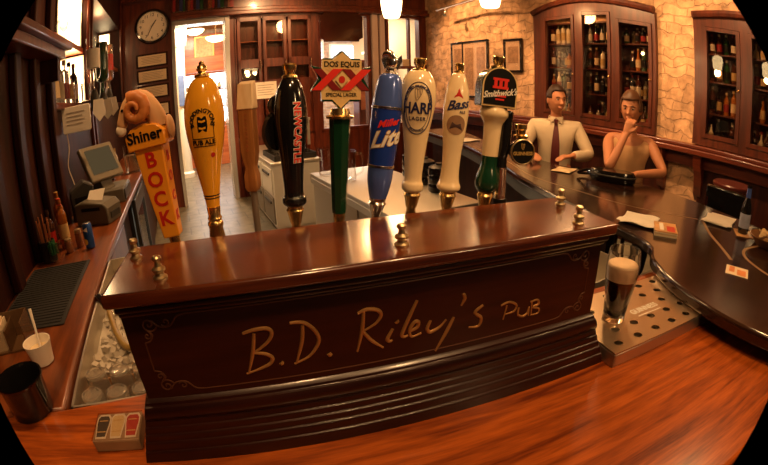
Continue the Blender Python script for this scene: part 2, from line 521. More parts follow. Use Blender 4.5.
for k, q in enumerate((2.36, 1.86, 4.6)):
    m = MB()
    m.prism([(4.65, 1.22), (4.46, 1.22), (4.47, 1.12), (4.55, 0.98), (4.58, 0.80), (4.65, 0.72)], 0, 0.10)
    m.v = [Vector((p.x, q - 0.05 + p.z, p.y)) for p in m.v]
    rstruct('trim_%d' % (7 + k), m, M['trimh'], bevel=0.006)
# rooms behind
rstruct('wall_rear', b_((-1.3, 5.2, 12.0, 12.2, 0, 3.62), (2.2, 2.3, 7.7, 12, 0, 3.62)), M['farbrick'], smooth=False)
rstruct('wall_far', b_((-1.3, -1.2, 7.7, 12.0, 0, 3.62), (5.0, 5.2, 7.7, 12.0, 0, 3.62)), M['plaster'], smooth=False)
# bright panes of the far windows
for k, q in enumerate(((3.62, 4.05, 2.05, 3.05), (4.35, 5.0, 1.85, 2.95), (2.75, 3.25, 1.0, 2.0))):
    o = rstruct('window_%d' % (3 + k), b_((q[0] - 0.07, q[1] + 0.07, 11.93, 12.0, q[2] - 0.07, q[3] + 0.07)), M['white'], smooth=False)
    struct('window_pane', b_((q[0], q[1], 11.9, 11.935, q[2], q[3])), M['daylight'], o, smooth=False)
    sl = MB()
    for i in range(9):
        z = q[2] + (q[3] - q[2]) * (i + 0.5) / 9
        sl.box(q[0], q[1], 11.84, 11.89, z - 0.012, z + 0.012)
    struct('blind', sl, M['white'], o, smooth=False)

# ------------------------------------------------------------------ things of the back
def rthing(name, label, cat, a, b, z, group=None, rz=0.0):
    return thing(name, label, cat, RW(a, b, z), YR + rz, group)


def rsingle(name, mb, mt, label, cat, a, b, z, group=None, rz=0.0, **k):
    o = mb.build(name, mt, None, loc=RW(a, b, z), rotz=YR + rz, **k)
    return tag(o, label, cat, group)


# clock
t = rthing('wall_clock', 'round white wall clock in a dark frame on the wooden pier', 'clock', -0.37, 7.45, 3.07)
RX = Matrix.Rotation(PI / 2, 4, 'X')
MB().lathe([(0.30, 0), (0.30, 0.03), (0.285, 0.05), (0.255, 0.055), (0.25, 0.03), (0.25, 0.0), (0.30, 0.0)], 48, RX, cap=False).build('clock_frame', M['black'], t)
MB().cyl(0.252, 0.0, 0.025, 48, RX).build('clock_face', M['paper'], t)
m = MB()
for k in range(12):
    a = PI / 6 * k
    tm = text_mb(str(k if k else 12), 0.075, 0.001)
    m.add([(p.x + 0.195 * math.sin(a), -0.0262 - p.z, p.y + 0.195 * math.cos(a)) for p in tm.v], tm.f)
for k in range(60):
    a = PI / 30 * k
    m.cbox((0, 0, 0.24), (0.004, 0.002, 0.012), Matrix.Translation((0, -0.027, 0)) @ Matrix.Rotation(a, 4, 'Y'))
m.build('clock_numerals', M['blackink'], t, smooth=False)
for nm, a, l, w in (('hour_hand', math.radians(35), 0.12, 0.018), ('minute_hand', math.radians(205), 0.18, 0.012)):
    MB().prism([(-w / 2, -0.02), (w / 2, -0.02), (w / 3, l), (-w / 3, l)], 0, 0.003,
               Matrix.Rotation(a, 4, 'Y') @ Matrix.Translation((0, -0.032, 0)) @ RX).build(nm, M['blackink'], t, smooth=False)
# framed certificates under the clock
t0 = None
for k, z in enumerate((2.50, 2.24, 1.98, 1.68)):
    lab = ['highest framed certificate under the wall clock', 'second framed certificate down from the wall clock',
           'third framed certificate down from the wall clock', 'lowest framed certificate under the wall clock'][k]
    if t0 is None:
        t0 = rthing('framed_certificate', lab, 'certificate', -0.38, 7.45, z, 'framed certificates on the pier')
        b_((-0.27, 0.27, -0.025, 0, -0.115, 0.115)).build('frame', M['panel'], t0, bevel=0.008)
        b_((-0.235, 0.235, -0.028, -0.022, -0.085, 0.085)).build('paper', M['paper2'], t0, smooth=False)
        m = MB()
        for i in range(5):
            m.box(-0.18 + 0.02 * (i % 2), 0.18 - 0.03 * (i % 3), -0.0292, -0.028, 0.05 - i * 0.025, 0.055 - i * 0.025)
        m.build('print', M['ink'], t0, smooth=False)
    else:
        put(dup(t0), RW(-0.38, 7.45, z), YR, lab)
# tall panelled cabinet with three glazed doors
t = rthing('tall_cabinet', 'tall red-brown wall cabinet with three narrow glazed doors', 'cabinet', 1.02, 7.62, 0)
b_((0, 1.34, -0.05, 0, 0, 3.10), (0, 0.05, -0.20, -0.05, 0, 3.1), (1.29, 1.34, -0.20, -0.05, 0, 3.1), (0, 1.34, -0.20, -0.05, 3.04, 3.10),
   (0, 1.34, -0.20, -0.05, 0, 1.0), (0.05, 1.29, -0.19, -0.05, 2.2, 2.24)).build('carcass', M['trim'], t, smooth=False)
for k, (x0, x1) in enumerate(((0.03, 0.44), (0.465, 0.875), (0.90, 1.31))):
    d = b_((x0, x0 + 0.06, -0.235, -0.20, 1.0, 3.06), (x1 - 0.06, x1, -0.235, -0.20, 1.0, 3.06), (x0, x1, -0.235, -0.20, 2.98, 3.06),
           (x0, x1, -0.235, -0.20, 2.17, 2.32), (x0, x1, -0.235, -0.20, 1.0, 1.95)).build('door', M['trim'], t, bevel=0.006)
    b_((x0 + 0.06, x1 - 0.06, -0.215, -0.211, 1.95, 2.98)).build('pane', M['door'], d, smooth=False)
    MB().tube([(x1 - 0.03, -0.235, 2.12), (x1 - 0.03, -0.275, 2.14), (x1 - 0.03, -0.275, 2.28), (x1 - 0.03, -0.235, 2.30)], 0.010).build('handle', M['chrome'], d)
    for z in (2.18, 2.62):
        if z > 2.3:
            b_((x0 + 0.02, x1 - 0.02, -0.19, -0.06, z, z + 0.015)).build('shelf', M['redwood'], t, smooth=False)
# notice on the cabinet
m = b_((-0.19, 0.19, -0.008, 0, -0.14, 0.14))
t = rthing('paper_notice', 'cream paper notice taped to the tall glazed cabinet', 'notice', 1.50, 7.38, 1.78)
m.build('paper', M['paper'], t, smooth=False)
m = MB()
for i in range(5):
    m.box(-0.14, 0.14 - 0.04 * (i % 2), -0.0092, -0.008, 0.08 - i * 0.04, 0.088 - i * 0.04)
m.build('print', M['ink'], t, smooth=False)
# hanging board with notched corners
t = rthing('hanging_board', 'dark glossy board with notched corners hanging under the beam', 'sign', 2.87, 7.36, 2.83)
w, h, c = 0.40, 0.27, 0.07
m = MB().prism([(-w + c, -h), (w - c, -h), (w - c, -h + c * .5), (w, -h + c), (w, h - c), (w - c, h - c * .5), (w - c, h), (-w + c, h), (-w + c, h - c * .5), (-w, h - c), (-w, -h + c), (-w + c, -h + c * .5)], 0, 0.03, RX)
m.build('board', mat('dark brown varnish', (0.035, 0.008, 0.006), 0.12, coat=0.8), t, bevel=0.005)
for x in (-0.29, 0.29):
    b_((x - 0.01, x + 0.01, -0.02, -0.01, 0.265, 0.285)).build('hanger', M['oldbrass'], t, smooth=False)
# books and glasses on the ledge over the beam
bw = [M['darkred'], M['panel'], M['navy'], M['green'], M['box'], M['counterdark']]
x = -0.02
k = 0
while x < 0.98:
    d, hgt = random.uniform(0.035, 0.07), random.uniform(0.22, 0.30)
    t = rthing('old_book', 'dark bound old book standing on the ledge over the bright doorway', 'book', x + d / 2, 7.36, 3.24, 'books on the ledge over the doorway')
    b_((-d / 2, -d / 2 + 0.004, -0.045, 0.07, 0, hgt), (d / 2 - 0.004, d / 2, -0.045, 0.07, 0, hgt), (-d / 2, d / 2, -0.05, -0.045, 0, hgt)).build('cover', bw[k % 6], t, smooth=False)
    b_((-d / 2 + 0.005, d / 2 - 0.005, -0.043, 0.066, 0.004, hgt - 0.006)).build('pages', M['paper2'], t, smooth=False)
    x += d + 0.004
    k += 1
gp = [(0.035, 0), (0.036, 0.004), (0.006, 0.012), (0.005, 0.09), (0.03, 0.12), (0.038, 0.16), (0.033, 0.20), (0.031, 0.20), (0.036, 0.16), (0.028, 0.125), (0.003, 0.10)]
g0 = None
for k in range(6):
    if g0 is None:
        g0 = rsingle('wine_glass', MB().lathe(gp, 20), M['thin'], 'stemmed glass standing on the ledge over the hanging board', 'glass', 2.6, 7.37, 3.24, 'stemmed glasses on the ledge')
    else:
        put(dup(g0), RW(2.6 + 0.11 * k, 7.37, 3.24), YR)
# pictures on the stone wall (facing -a)
def picture(label, b, z, w, h, split):
    t = rthing('framed_picture', label, 'picture', 4.65, b, z, rz=-PI / 2)
    f = 0.035
    b_((-w / 2, -w / 2 + f, -0.04, 0, -h / 2, h / 2), (w / 2 - f, w / 2, -0.04, 0, -h / 2, h / 2), (-w / 2, w / 2, -0.04, 0, h / 2 - f, h / 2), (-w / 2, w / 2, -0.04, 0, -h / 2, -h / 2 + f)).build('frame', M['black'], t, bevel=0.005)
    b_((-w / 2 + f, w / 2 - f, -0.02, -0.01, -h / 2 + f, h / 2 - f)).build('mount', mat('print mount', (0.80, 0.60, 0.45), 0.6, noise=0.12), t, smooth=False)
    m = MB()
    n = 3 if split else 1
    for i in range(n):
        x0 = -w / 2 + f + (w - 2 * f) * i / n
        x1 = -w / 2 + f + (w - 2 * f) * (i + 1) / n
        m.box(x0 + 0.05, x1 - 0.05, -0.0225, -0.02, -h / 2 + 0.14, h / 2 - 0.12)
    m.build('print', mat('faded print', (0.50, 0.33, 0.22), 0.6, noise=0.6), t, smooth=False)
    if split:
        b_((-w / 6 - 0.012, -w / 6 + 0.012, -0.035, -0.01, -h / 2, h / 2)).build('divider', M['black'], t, smooth=False)
    b_((-w / 2 + f, w / 2 - f, -0.030, -0.027, -h / 2 + f, h / 2 - f)).build('pane', M['door'], t, smooth=False)


picture('wide framed print with a divided mount on the stone wall', 6.07, 2.02, 1.02, 0.98, True)
picture('narrow framed print on the stone wall beside the tall bottle cabinet', 4.98, 2.22, 0.40, 0.52, False)

# ------------------------------------------------------------------ bottle cabinets in the stone wall
def bottle_prof(h, r, kind):
    if kind == 0:      # wine shaped
        return [(r * .9, 0), (r, .01 * h), (r, .62 * h), (r * .8, .70 * h), (r * .38, .78 * h), (r * .34, .97 * h), (r * .42, .975 * h), (r * .42, h)]
    if kind == 1:      # spirit, square shoulder
        return [(r * .95, 0), (r, .02 * h), (r, .68 * h), (r * .85, .74 * h), (r * .34, .80 * h), (r * .32, .9 * h), (r * .45, .9 * h), (r * .45, h)]
    return [(r * .8, 0), (r * 1.05, .12 * h), (r * .9, .5 * h), (r * .4, .66 * h), (r * .3, .9 * h), (r * .42, .91 * h), (r * .42, h)]


BM = [M['black'], mat('brown bottle', (0.045, 0.012, 0.005), 0.08, coat=0.8), mat('green bottle', (0.012, 0.045, 0.015), 0.08, coat=0.8),
      mat('clear bottle', (0.86, 0.79, 0.68), 0.05, trans=0.85), M['amber'], mat('pale bottle', (0.55, 0.45, 0.30), 0.2, coat=0.5)]
LM = [mat('aged label', (0.42, 0.34, 0.24), 0.7), mat('gold label', (0.40, 0.25, 0.09), 0.6), M['darkred'], M['blackink'], mat('cream label', (0.50, 0.36, 0.20), 0.7)]
BOTS = {}


def bottle(kind, h, r, mi, li, label, loc, group, rz=0.0):
    key = (kind, mi, li)
    if key not in BOTS:
        t = thing('liquor_bottle', label, 'bottle', loc, rz, group)
        p = bottle_prof(h, r, kind)
        MB().lathe(p, 16).build('glass_body', BM[mi], t)
        MB().lathe([(rad(p, z) + 0.001, z) for z in (0.16 * h, 0.2 * h, 0.45 * h, 0.5 * h)], 16, cap=False).build('paper_label', LM[li], t)
        MB().lathe([(p[-1][0] + 0.001, 0.90 * h), (p[-1][0] + 0.001, h + 0.002)], 12).build('cap', LM[(li + 2) % 5], t)
        BOTS[key] = t
        return t
    return put(dup(BOTS[key]), loc, rz, label, group)


def cabinet(label, b0, b1, doors, top, shelves, sname, words):
    """doors: (b_left, b_right, top); b decreases to the viewer's right. Local x = 4.. front faces -a"""
    cb = (b0 + b1) / 2
    t = rthing('display_cabinet', label, 'cabinet', 4.65, cb, 1.33, rz=-PI / 2)   # local +x = towards smaller b
    X = lambda b: cb - b
    Z = lambda z: z - 1.33
    # carcass behind the wall face
    W = (b1 - b0) / 2
    car = b_((-W, W, 0.34, 0.36, 0, Z(ZB)), (-W, -W + 0.03, 0.0, 0.34, 0, Z(ZB)), (W - 0.03, W, 0.0, 0.34, 0, Z(ZB)), (-W, W, 0.0, 0.34, 0, 0.03), (-W, W, 0.0, 0.34, Z(ZB) - 0.02, Z(ZB)))
    car.build('carcass', M['cabwood'], t, smooth=False)
    # face frame with an arched head
    m = MB()
    arc = [(X(b), Z(z)) for b, z in top]
    tops = [d[2] for d in doors]
    edges = [b1] + [x for d in doors for x in (d[0], d[1])] + [b0]

    def topz(x):
        for (x0, z0), (x1, z1) in zip(arc, arc[1:]):
            if x0 - 1e-6 <= x <= x1 + 1e-6:
                return z0 + (z1 - z0) * (x - x0) / (x1 - x0)
        return arc[-1][1]
    RXi = Matrix.Rotation(PI / 2, 4, 'X')
    for i in range(0, len(edges), 2):          # stiles
        xa, xb = X(edges[i]), X(edges[i + 1])
        m.prism([(xa, 0), (xb, 0), (xb, topz(xb)), (xa, topz(xa))], 0.0, 0.06, RXi)
    for d in doors:                            # rails over and under each door
        xa, xb = X(d[0]), X(d[1])
        m.prism([(xa, 0), (xb, 0), (xb, 0.08), (xa, 0.08)], 0.0, 0.06, RXi)
        head = [(xa, Z(d[2])), (xb, Z(d[2] - d[3]))]
        n = 8
        head += [(xb + (xa - xb) * k / n, topz(xb + (xa - xb) * k / n)) for k in range(n + 1)]
        m.prism(head, 0.0, 0.06, RXi)
    m.build('face_frame', M['cabwood'], t, smooth=False)
    # arched crown moulding
    path = [(x, -0.07, z + 0.02) for x, z in arc]
    MB().tube(path, 0.045, 8).build('crown_moulding', M['cabwood'], t)
    for di, d in enumerate(doors):
        xa, xb = X(d[0]), X(d[1])
        za, zb = Z(d[2]), Z(d[2] - d[3])
        s = 0.045
        dm = MB()
        dm.prism([(xa, 0.085), (xa + s, 0.085), (xa + s, za + (zb - za) * s / (xb - xa) - .005), (xa, za - .005)], 0.015, 0.075, RXi)
        dm.prism([(xb - s, 0.085), (xb, 0.085), (xb, zb - .005), (xb - s, zb - (zb - za) * s / (xb - xa) - .005)], 0.015, 0.075, RXi)
        dm.prism([(xa, 0.085), (xb, 0.085), (xb, 0.085 + s), (xa, 0.085 + s)], 0.015, 0.07, RXi)
        dm.prism([(xa, za - s), (xb, zb - s), (xb, zb - .005), (xa, za - .005)], 0.015, 0.07, RXi)
        dd = dm.build('door', M['cabwood'], t, smooth=False)
        MB().prism([(xa + s, 0.085 + s), (xb - s, 0.085 + s), (xb - s, zb - s), (xa + s, za - s)], 0.035, 0.04, RXi).build('pane', M['door'], dd, smooth=False)
        MB().ball((xb - s / 2, -0.085, 0.62), 0.014, 12, 8).build('knob', M['brass'], dd)
        for si, z in enumerate(shelves):
            if si:
                b_((xa - 0.03, xb + 0.03, 0.03, 0.335, Z(z) - 0.018, Z(z))).build('shelf', M['cabwood'], t, smooth=False)
            zs = Z(z) if si else 0.03
            hmax = (Z(shelves[si + 1]) - 0.02 if si + 1 < len(shelves) else min(za, zb)) - zs - 0.03
            n = int((xb - xa) / 0.082)
            for row in range(2):
                for k in range(n - row):
                    if random.random() < 0.12:
                        continue
                    h = min(hmax, random.uniform(0.22, 0.31))
                    x = xa + 0.05 + (xb - xa - 0.09) * (k + 0.5 * row) / max(1, n - 1)
                    kind, mi, li = random.randrange(3), random.choice((0, 0, 1, 1, 2, 3, 4, 5)), random.choice((0, 1, 1, 2, 3, 3, 4))
                    key = (kind, mi, li)
                    y = 0.10 + 0.12 * row
                    p = RW(4.65 + y, cb - x, 1.33 + zs)
                    lab = '%s bottle with %s label, %s, %s' % (
                        ['black', 'brown', 'green', 'clear', 'amber', 'pale'][mi],
                        ['white', 'gold', 'red', 'black', 'cream'][li], words[0][si], words[1][di])
                    o = bottle(kind, 0.27, 0.034, mi, li, lab, p, 'bottles on the %s, %s' % (words[0][si], words[1][di]), YR - PI / 2)
                    o.scale = (1, 1, h / 0.27)
    return t


SH = ['bottom shelf', 'second shelf', 'third shelf', 'top shelf']
arc1 = [(4.49 - 1.99 * k / 16, 2.80 + 0.155 * math.sin(PI * (k / 16) ** 0.85) - 0.05 * k / 16) for k in range(17)]
cabinet('arched three-door bottle cabinet in the stone wall behind the two people', 2.50, 4.49,
        [(4.30, 3.74, 2.74, -0.02), (3.64, 3.15, 2.79, 0.02), (3.06, 2.55, 2.68, 0.07)], arc1, [1.33, 1.72, 2.05, 2.38], 'left',
        (SH, ['left door of the arched cabinet', 'middle door of the arched cabinet', 'right door of the arched cabinet']))
arc2 = [(1.99 - 1.44 * k / 12, 2.70 - 0.10 * k / 12 + 0.06 * math.sin(PI * k / 12)) for k in range(13)]
cabinet('two-door bottle cabinet in the stone wall at the far right', 0.55, 1.99,
        [(1.87, 1.42, 2.60, 0.03), (1.32, 0.72, 2.56, 0.05)], arc2, [1.33, 1.68, 2.02, 2.32], 'right',
        (SH, ['left door of the far right cabinet', 'right door of the far right cabinet']))

# ------------------------------------------------------------------ the bright room through the doorway
b_room = []
t = rthing('bar_shelving', 'orange wood back bar with lit shelves seen through the doorway', 'shelving', 0.9, 11.6, 0)
b_((-0.75, 1.1, 0, 0.35, 0, 1.0), (-0.75, 1.1, 0.3, 0.35, 1.0, 3.5), (-0.75, 1.1, 0, 0.35, 2.45, 2.85), (-0.75, -0.68, 0, 0.35, 1, 3.5)).build('frame', M['redwood'], t, bevel=0.01)
b_((-0.66, 1.0, 0.27, 0.29, 1.1, 2.4)).build('light_panel', M['whiteneon'], t, smooth=False)
for z in (1.5, 1.95):
    b_((-0.68, 1.1, 0.02, 0.27, z, z + 0.03)).build('shelf', M['trim'], t, smooth=False)
for z in (1.0, 1.53, 1.98):
    for k in range(10):
        if random.random() < 0.75:
            bottle(k % 3, 0.27, 0.05, random.randrange(3), random.randrange(5), 'bottle on the lit back bar seen through the doorway', RW(0.9 - 0.6 + 0.17 * k, 11.72, z), 'bottles on the lit back bar', YR)
t = rthing('framed_picture', 'gold framed picture on orange wood seen through the doorway', 'picture', 0.80, 11.88, 3.13)
b_((-0.27, 0.27, -0.04, 0, -0.30, 0.30)).build('frame', M['gold'], t, bevel=0.01)
b_((-0.22, 0.22, -0.045, -0.03, -0.25, 0.25)).build('print', mat('picture print', (0.55, 0.40, 0.20), 0.6, noise=0.7), t, smooth=False)
t = rthing('lit_column', 'tall white lit column seen through the left of the doorway', 'column', 0.13, 10.4, 0)
MB().lathe([(0.16, 0), (0.16, 0.1), (0.115, 0.14), (0.105, 3.0), (0.15, 3.05), (0.17, 3.2), (0.17, 3.6)], 28).build('shaft', M['white'], t)
b_((-0.07, 0.07, -0.14, -0.10, 1.65, 2.35)).build('poster', mat('blue grey poster', (0.10, 0.14, 0.28), 0.5, noise=0.4), t, smooth=False)
t0 = None
for a, b, z, lab in ((0.42, 9.0, 3.05, 'white bowl ceiling lamp nearest the left of the doorway'), (0.86, 9.1, 2.88, 'white bowl ceiling lamp hanging lower right in the doorway')):
    if t0 is None:
        t0 = rthing('bowl_lamp', lab, 'lamp', a, b, z, 'bowl lamps through the doorway')
        MB().lathe([(0.0, 0.0), (0.09, 0.015), (0.16, 0.05), (0.20, 0.11), (0.195, 0.115), (0.15, 0.07), (0, 0.03)], 28).build('bowl', M['lamp'], t0)
        MB().cyl(0.008, 0.03, 0.72, 8).build('rod', M['brass'], t0)
    else:
        c = put(dup(t0), RW(a, b, z), YR, lab)
        c.scale = (1.1, 1.1, 1.02)
# brick room through the window: dark furniture and a lit wall shelf
t = rthing('display_shelf', 'white lit shelf on brick seen through the right-hand window', 'shelf', 4.55, 9.3, 2.5)
b_((-0.35, 0.35, 0, 0.22, 0, 0.05)).build('board', M['white'], t, smooth=False)
for x in (-0.30, 0.27):
    b_((x, x + 0.03, 0.0, 0.2, -0.12, 0)).build('bracket', M['trim'], t, smooth=False)
t = rthing('light_sign', 'small blue glowing sign seen through the right-hand window', 'sign', 4.42, 9.25, 2.93)
b_((-0.2, 0.2, 0, 0.05, -0.13, 0.13)).build('housing', M['navy'], t, bevel=0.01)
MB().tube([(-0.13, -0.012, 0.06), (0.0, -0.012, 0.08), (0.13, -0.012, 0.05)], 0.012, 6).build('tube', M['blueneon'], t)
MB().tube([(-0.13, -0.012, -0.05), (0.13, -0.012, -0.04)], 0.01, 6).build('tube', M['whiteneon'], t)
t = rthing('hutch', 'dark red hutch seen through the right-hand window', 'cabinet', 4.4, 9.3, 0)
b_((-0.35, 0.35, 0.1, 0.45, 0, 2.30), (-0.4, 0.4, 0.05, 0.47, 2.30, 2.36)).build('body', M['trim'], t, bevel=0.01)
b_((-0.30, -0.02, 0.08, 0.1, 1.2, 2.2), (0.02, 0.30, 0.08, 0.1, 1.2, 2.2)).build('door', M['redwood'], t, smooth=False)
b_((-0.18, 0.18, 0.06, 0.1, 1.72, 2.15)).build('pinned_paper', M['paper'], t, smooth=False)
t = rthing('cream_box', 'small cream box on the window sill rail', 'box', 4.20, 7.52, 2.11)
b_((-0.07, 0.07, -0.05, 0.05, 0, 0.12)).build('body', M['paper2'], t, smooth=False)
b_((-0.073, 0.073, -0.053, 0.053, 0.12, 0.14)).build('lid', M['cream'], t, smooth=False)
# ================================================================== counters and the raised bar
def bw_poly(pts):
    return [BW(u, v)[:2] for u, v in pts]


t = thing('bar_counter', 'long red-brown polished wooden service counter under the tap box', 'counter', BW(0, 0, 0).to_tuple()[:2] + (0,), YB)
top = MB().prism([(-0.97, 0.094), (-0.325, 0.20), (-0.10, 0.25), (0.15, 0.36), (2.0, 0.36), (2.0, -0.47), (-1.08, -0.47)], CT - 0.05, CT)
top.build('worktop', M['counter'], t, bevel=0.012, seg=3)
b_((-1.0, 1.9, -0.36, -0.30, 0, CT - 0.05), (-0.1, 1.9, 0.10, 0.16, 0, CT - 0.05)).build('front_panel', M['panel'], t, smooth=False)
b_((-1.05, 1.95, -0.455, -0.36, CT - 0.16, CT - 0.05)).build('apron_rail', M['trim'], t, bevel=0.01)
t = rthing('back_counter', 'brown wooden counter along the left wall under the till', 'counter', -0.9, 0.925, 0)
b_((0, 0.45, 0, 6.4, CT - 0.045, CT)).build('worktop', M['counterdark'], t, bevel=0.01)
b_((0, 0.38, 0.05, 2.75, 0, CT - 0.045), (0, 0.38, 3.75, 6.4, 0, CT - 0.045), (0, 0.05, 2.75, 3.75, 0, CT - 0.045)).build('base_cabinet', M['panel'], t, smooth=False)
b_((0.38, 0.40, 0.2, 1.2, 0.1, 0.95), (0.38, 0.40, 1.25, 2.25, 0.1, 0.95)).build('door', M['trim'], t, bevel=0.008)
t = rthing('undercounter_cooler', 'lit glass-door cooler under the back counter beyond the ram tap', 'cooler', -0.82, 3.70, 0)
b_((0, 0.02, 0, 0.95, 0.02, 1.0), (0, 0.33, 0, 0.02, 0.02, 1.0), (0, 0.33, 0.93, 0.95, 0.02, 1.0), (0, 0.33, 0, 0.95, 0.02, 0.1), (0, 0.33, 0, 0.95, 0.92, 1.0)).build('body', M['dark'], t, smooth=False)
b_((0.03, 0.06, 0.08, 0.87, 0.2, 0.85)).build('light_panel', M['coolerlight'], t, smooth=False)
d = b_((0.34, 0.375, 0, 0.09, 0.02, 1.0), (0.34, 0.375, 0.86, 0.95, 0.02, 1.0), (0.34, 0.375, 0.09, 0.86, 0.02, 0.16), (0.34, 0.375, 0.09, 0.86, 0.86, 1.0)).build('door', M['dark'], t, bevel=0.005)
b_((0.355, 0.36, 0.09, 0.86, 0.16, 0.86)).build('pane', M['door'], d, smooth=False)

# raised dark bar
inner = spline([(2.95, 4.9), (2.62, 3.6), (2.19, 2.49), (1.99, 2.06), (1.79, 1.53), (1.665, 1.08), (1.625, 0.92), (1.565, 0.81), (1.448, 0.73), (1.33, 0.57), (1.255, 0.36), (1.245, 0.16), (1.30, -0.10), (1.45, -0.45)], 80)
outer = spline([(2.35, -0.75), (2.38, 0.0), (2.46, 0.5), (2.58, 0.95), (2.66, 1.4), (2.64, 1.8), (2.60, 2.3), (2.78, 3.1), (3.25, 4.3), (3.50, 4.9)], 60)
t = rthing('raised_bar', 'dark polished curving bar top where the two people sit', 'bar', 0, 0, 0)
MB().prism(inner + outer, BT - 0.045, BT).build('bar_top', M['bar'], t, bevel=0.012, seg=3)


def offset_strip(path, d, w):
    P = [Vector((x, y)) for x, y in path]
    a, bb = [], []
    for i, p in enumerate(P):
        tg = (P[min(i + 1, len(P) - 1)] - P[max(i - 1, 0)]).normalized()
        n = Vector((-tg.y, tg.x))
        a.append((p + n * d)[:])
        bb.append((p + n * (d + w))[:])
    return a, bb


a, c = offset_strip(inner[:-6], 0.16, 0.04)
k0 = [i for i, p in enumerate(a) if p[1] > 1.2]
body = MB()
nn = len(k0)
for (i, j) in zip(k0, k0[1:]):
    q = [a[i], a[j], c[j], c[i]]
    body.prism(q, 0.0, BT - 0.046)
body.build('bar_front', M['panel'], t, smooth=False)
steelrail = MB()
a2, c2 = offset_strip(inner[:-6], 0.012, 0.02)
for i, j in zip(k0, k0[1:]):
    steelrail.prism([a2[i], a2[j], c2[j], c2[i]], BT - 0.12, BT - 0.046)
steelrail.build('inner_rail', mat('rail with daylight tint', (0.10, 0.13, 0.16), 0.35, 0.3), t, smooth=False)  # blue grey in the colour stands for reflected cool daylight
refl_mat = mat('pale reflection', (0.30, 0.18, 0.085), 0.35)  # pale strips on the bar top are reflections put into colour
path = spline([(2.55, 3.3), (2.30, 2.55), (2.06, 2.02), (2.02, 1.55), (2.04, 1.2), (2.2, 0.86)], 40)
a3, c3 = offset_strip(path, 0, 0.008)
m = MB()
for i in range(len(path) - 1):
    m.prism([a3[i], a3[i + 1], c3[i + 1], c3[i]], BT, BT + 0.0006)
m.build('reflection_line', refl_mat, t, smooth=False)
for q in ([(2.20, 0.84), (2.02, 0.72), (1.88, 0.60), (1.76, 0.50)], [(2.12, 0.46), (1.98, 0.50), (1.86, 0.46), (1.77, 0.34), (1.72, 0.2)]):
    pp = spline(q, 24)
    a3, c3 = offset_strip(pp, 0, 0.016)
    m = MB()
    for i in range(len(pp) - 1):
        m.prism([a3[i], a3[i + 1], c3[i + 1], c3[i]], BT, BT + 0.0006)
    m.build('reflection_line', refl_mat, t, smooth=False)

# ================================================================== the tap box with its carved front
t = thing('beer_tap_box', 'dark mahogany tap box with carved gilt pub lettering', 'tap box', BOX, YB)
b_((0.005, 0.995, 0.035, 0.235, 0.0, 0.345)).build('panel_body', M['box'], t, smooth=False)
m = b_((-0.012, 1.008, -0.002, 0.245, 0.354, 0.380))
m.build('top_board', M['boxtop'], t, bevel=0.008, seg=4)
b_((0.003, 0.997, 0.012, 0.242, 0.338, 0.352), (0.004, 0.996, 0.024, 0.238, 0.325, 0.338)).build('cornice', M['box'], t, bevel=0.005, seg=3)
prof = [(1.0, 0.0), (1.0, 0.026), (0.93, 0.030), (0.83, 0.030), (0.83, 0.047), (0.76, 0.051), (0.66, 0.051), (0.66, 0.064), (0.60, 0.067), (0.50, 0.067), (0.50, 0.080), (0.45, 0.083), (0.36, 0.083), (0.36, 0.096), (0.30, 0.099),
        (0.42, 0.103), (0.52, 0.109), (0.56, 0.117), (0.52, 0.126), (0.40, 0.132), (0.24, 0.134), (0.20, 0.139), (0.02, 0.142), (-0.10, 0.146)]
m = MB()
for k, z in prof:
    sx, sy = 0.048 * max(0.0, 1 - z / 0.15), 0.032 * k
    m.v += [Vector((-sx, 0.033 - sy, z)), Vector((1 + sx, 0.033 - sy, z)), Vector((1 + sx, 0.236, z)), Vector((-sx, 0.236, z))]
for i in range(len(prof) - 1):
    for j in range(4):
        m.f.append((i * 4 + j, i * 4 + (j + 1) % 4, i * 4 + 4 + (j + 1) % 4, i * 4 + 4 + j))
m.f.append((3, 2, 1, 0))
m.f.append(tuple(len(m.v) - 4 + j for j in range(4)))
m.build('stepped_moulding', M['box'], t, angle=25, bevel=0.0015)
kp = [(0.0135, 0), (0.0135, 0.003), (0.009, 0.006), (0.008, 0.010), (0.0125, 0.0145), (0.0125, 0.018), (0.0065, 0.022), (0.0055, 0.029), (0.0088, 0.033), (0.0088, 0.037), (0.006, 0.040), (0, 0.0405)]
for u, v in ((0.014, 0.167), (0.093, 0.051), (0.519, 0.059), (0.975, 0.176), (0.912, 0.036)):
    MB().lathe(kp, 20).build('brass_knob', M['oldbrass'], t, loc=(max(u, 0.022), v, 0.380))
FR = lambda x, y, d=0.0: (x, 0.035 - d, y)
for key, ss in STROKES.items():
    m = MB()
    for st in ss:
        pts = spline(st, 26) if len(st) > 2 else [tuple(st[0]), tuple(st[-1])]
        n = len(pts)
        rr = [(0.0035 if key not in ('P', 'u', 'B2') else 0.0026) * (0.62 + 0.5 * math.sin(PI * min(1, 0.12 + i / max(1, n - 1)))) for i in range(n)]
        if len(st) == 2 and key in ('dot', 'dot2', 'i'):
            rr = [0.0045, 0.0045]
        m.tube([FR(x, y) for x, y in pts], rr, 8)
    m.build('carved_letter', M['gilt'], t)
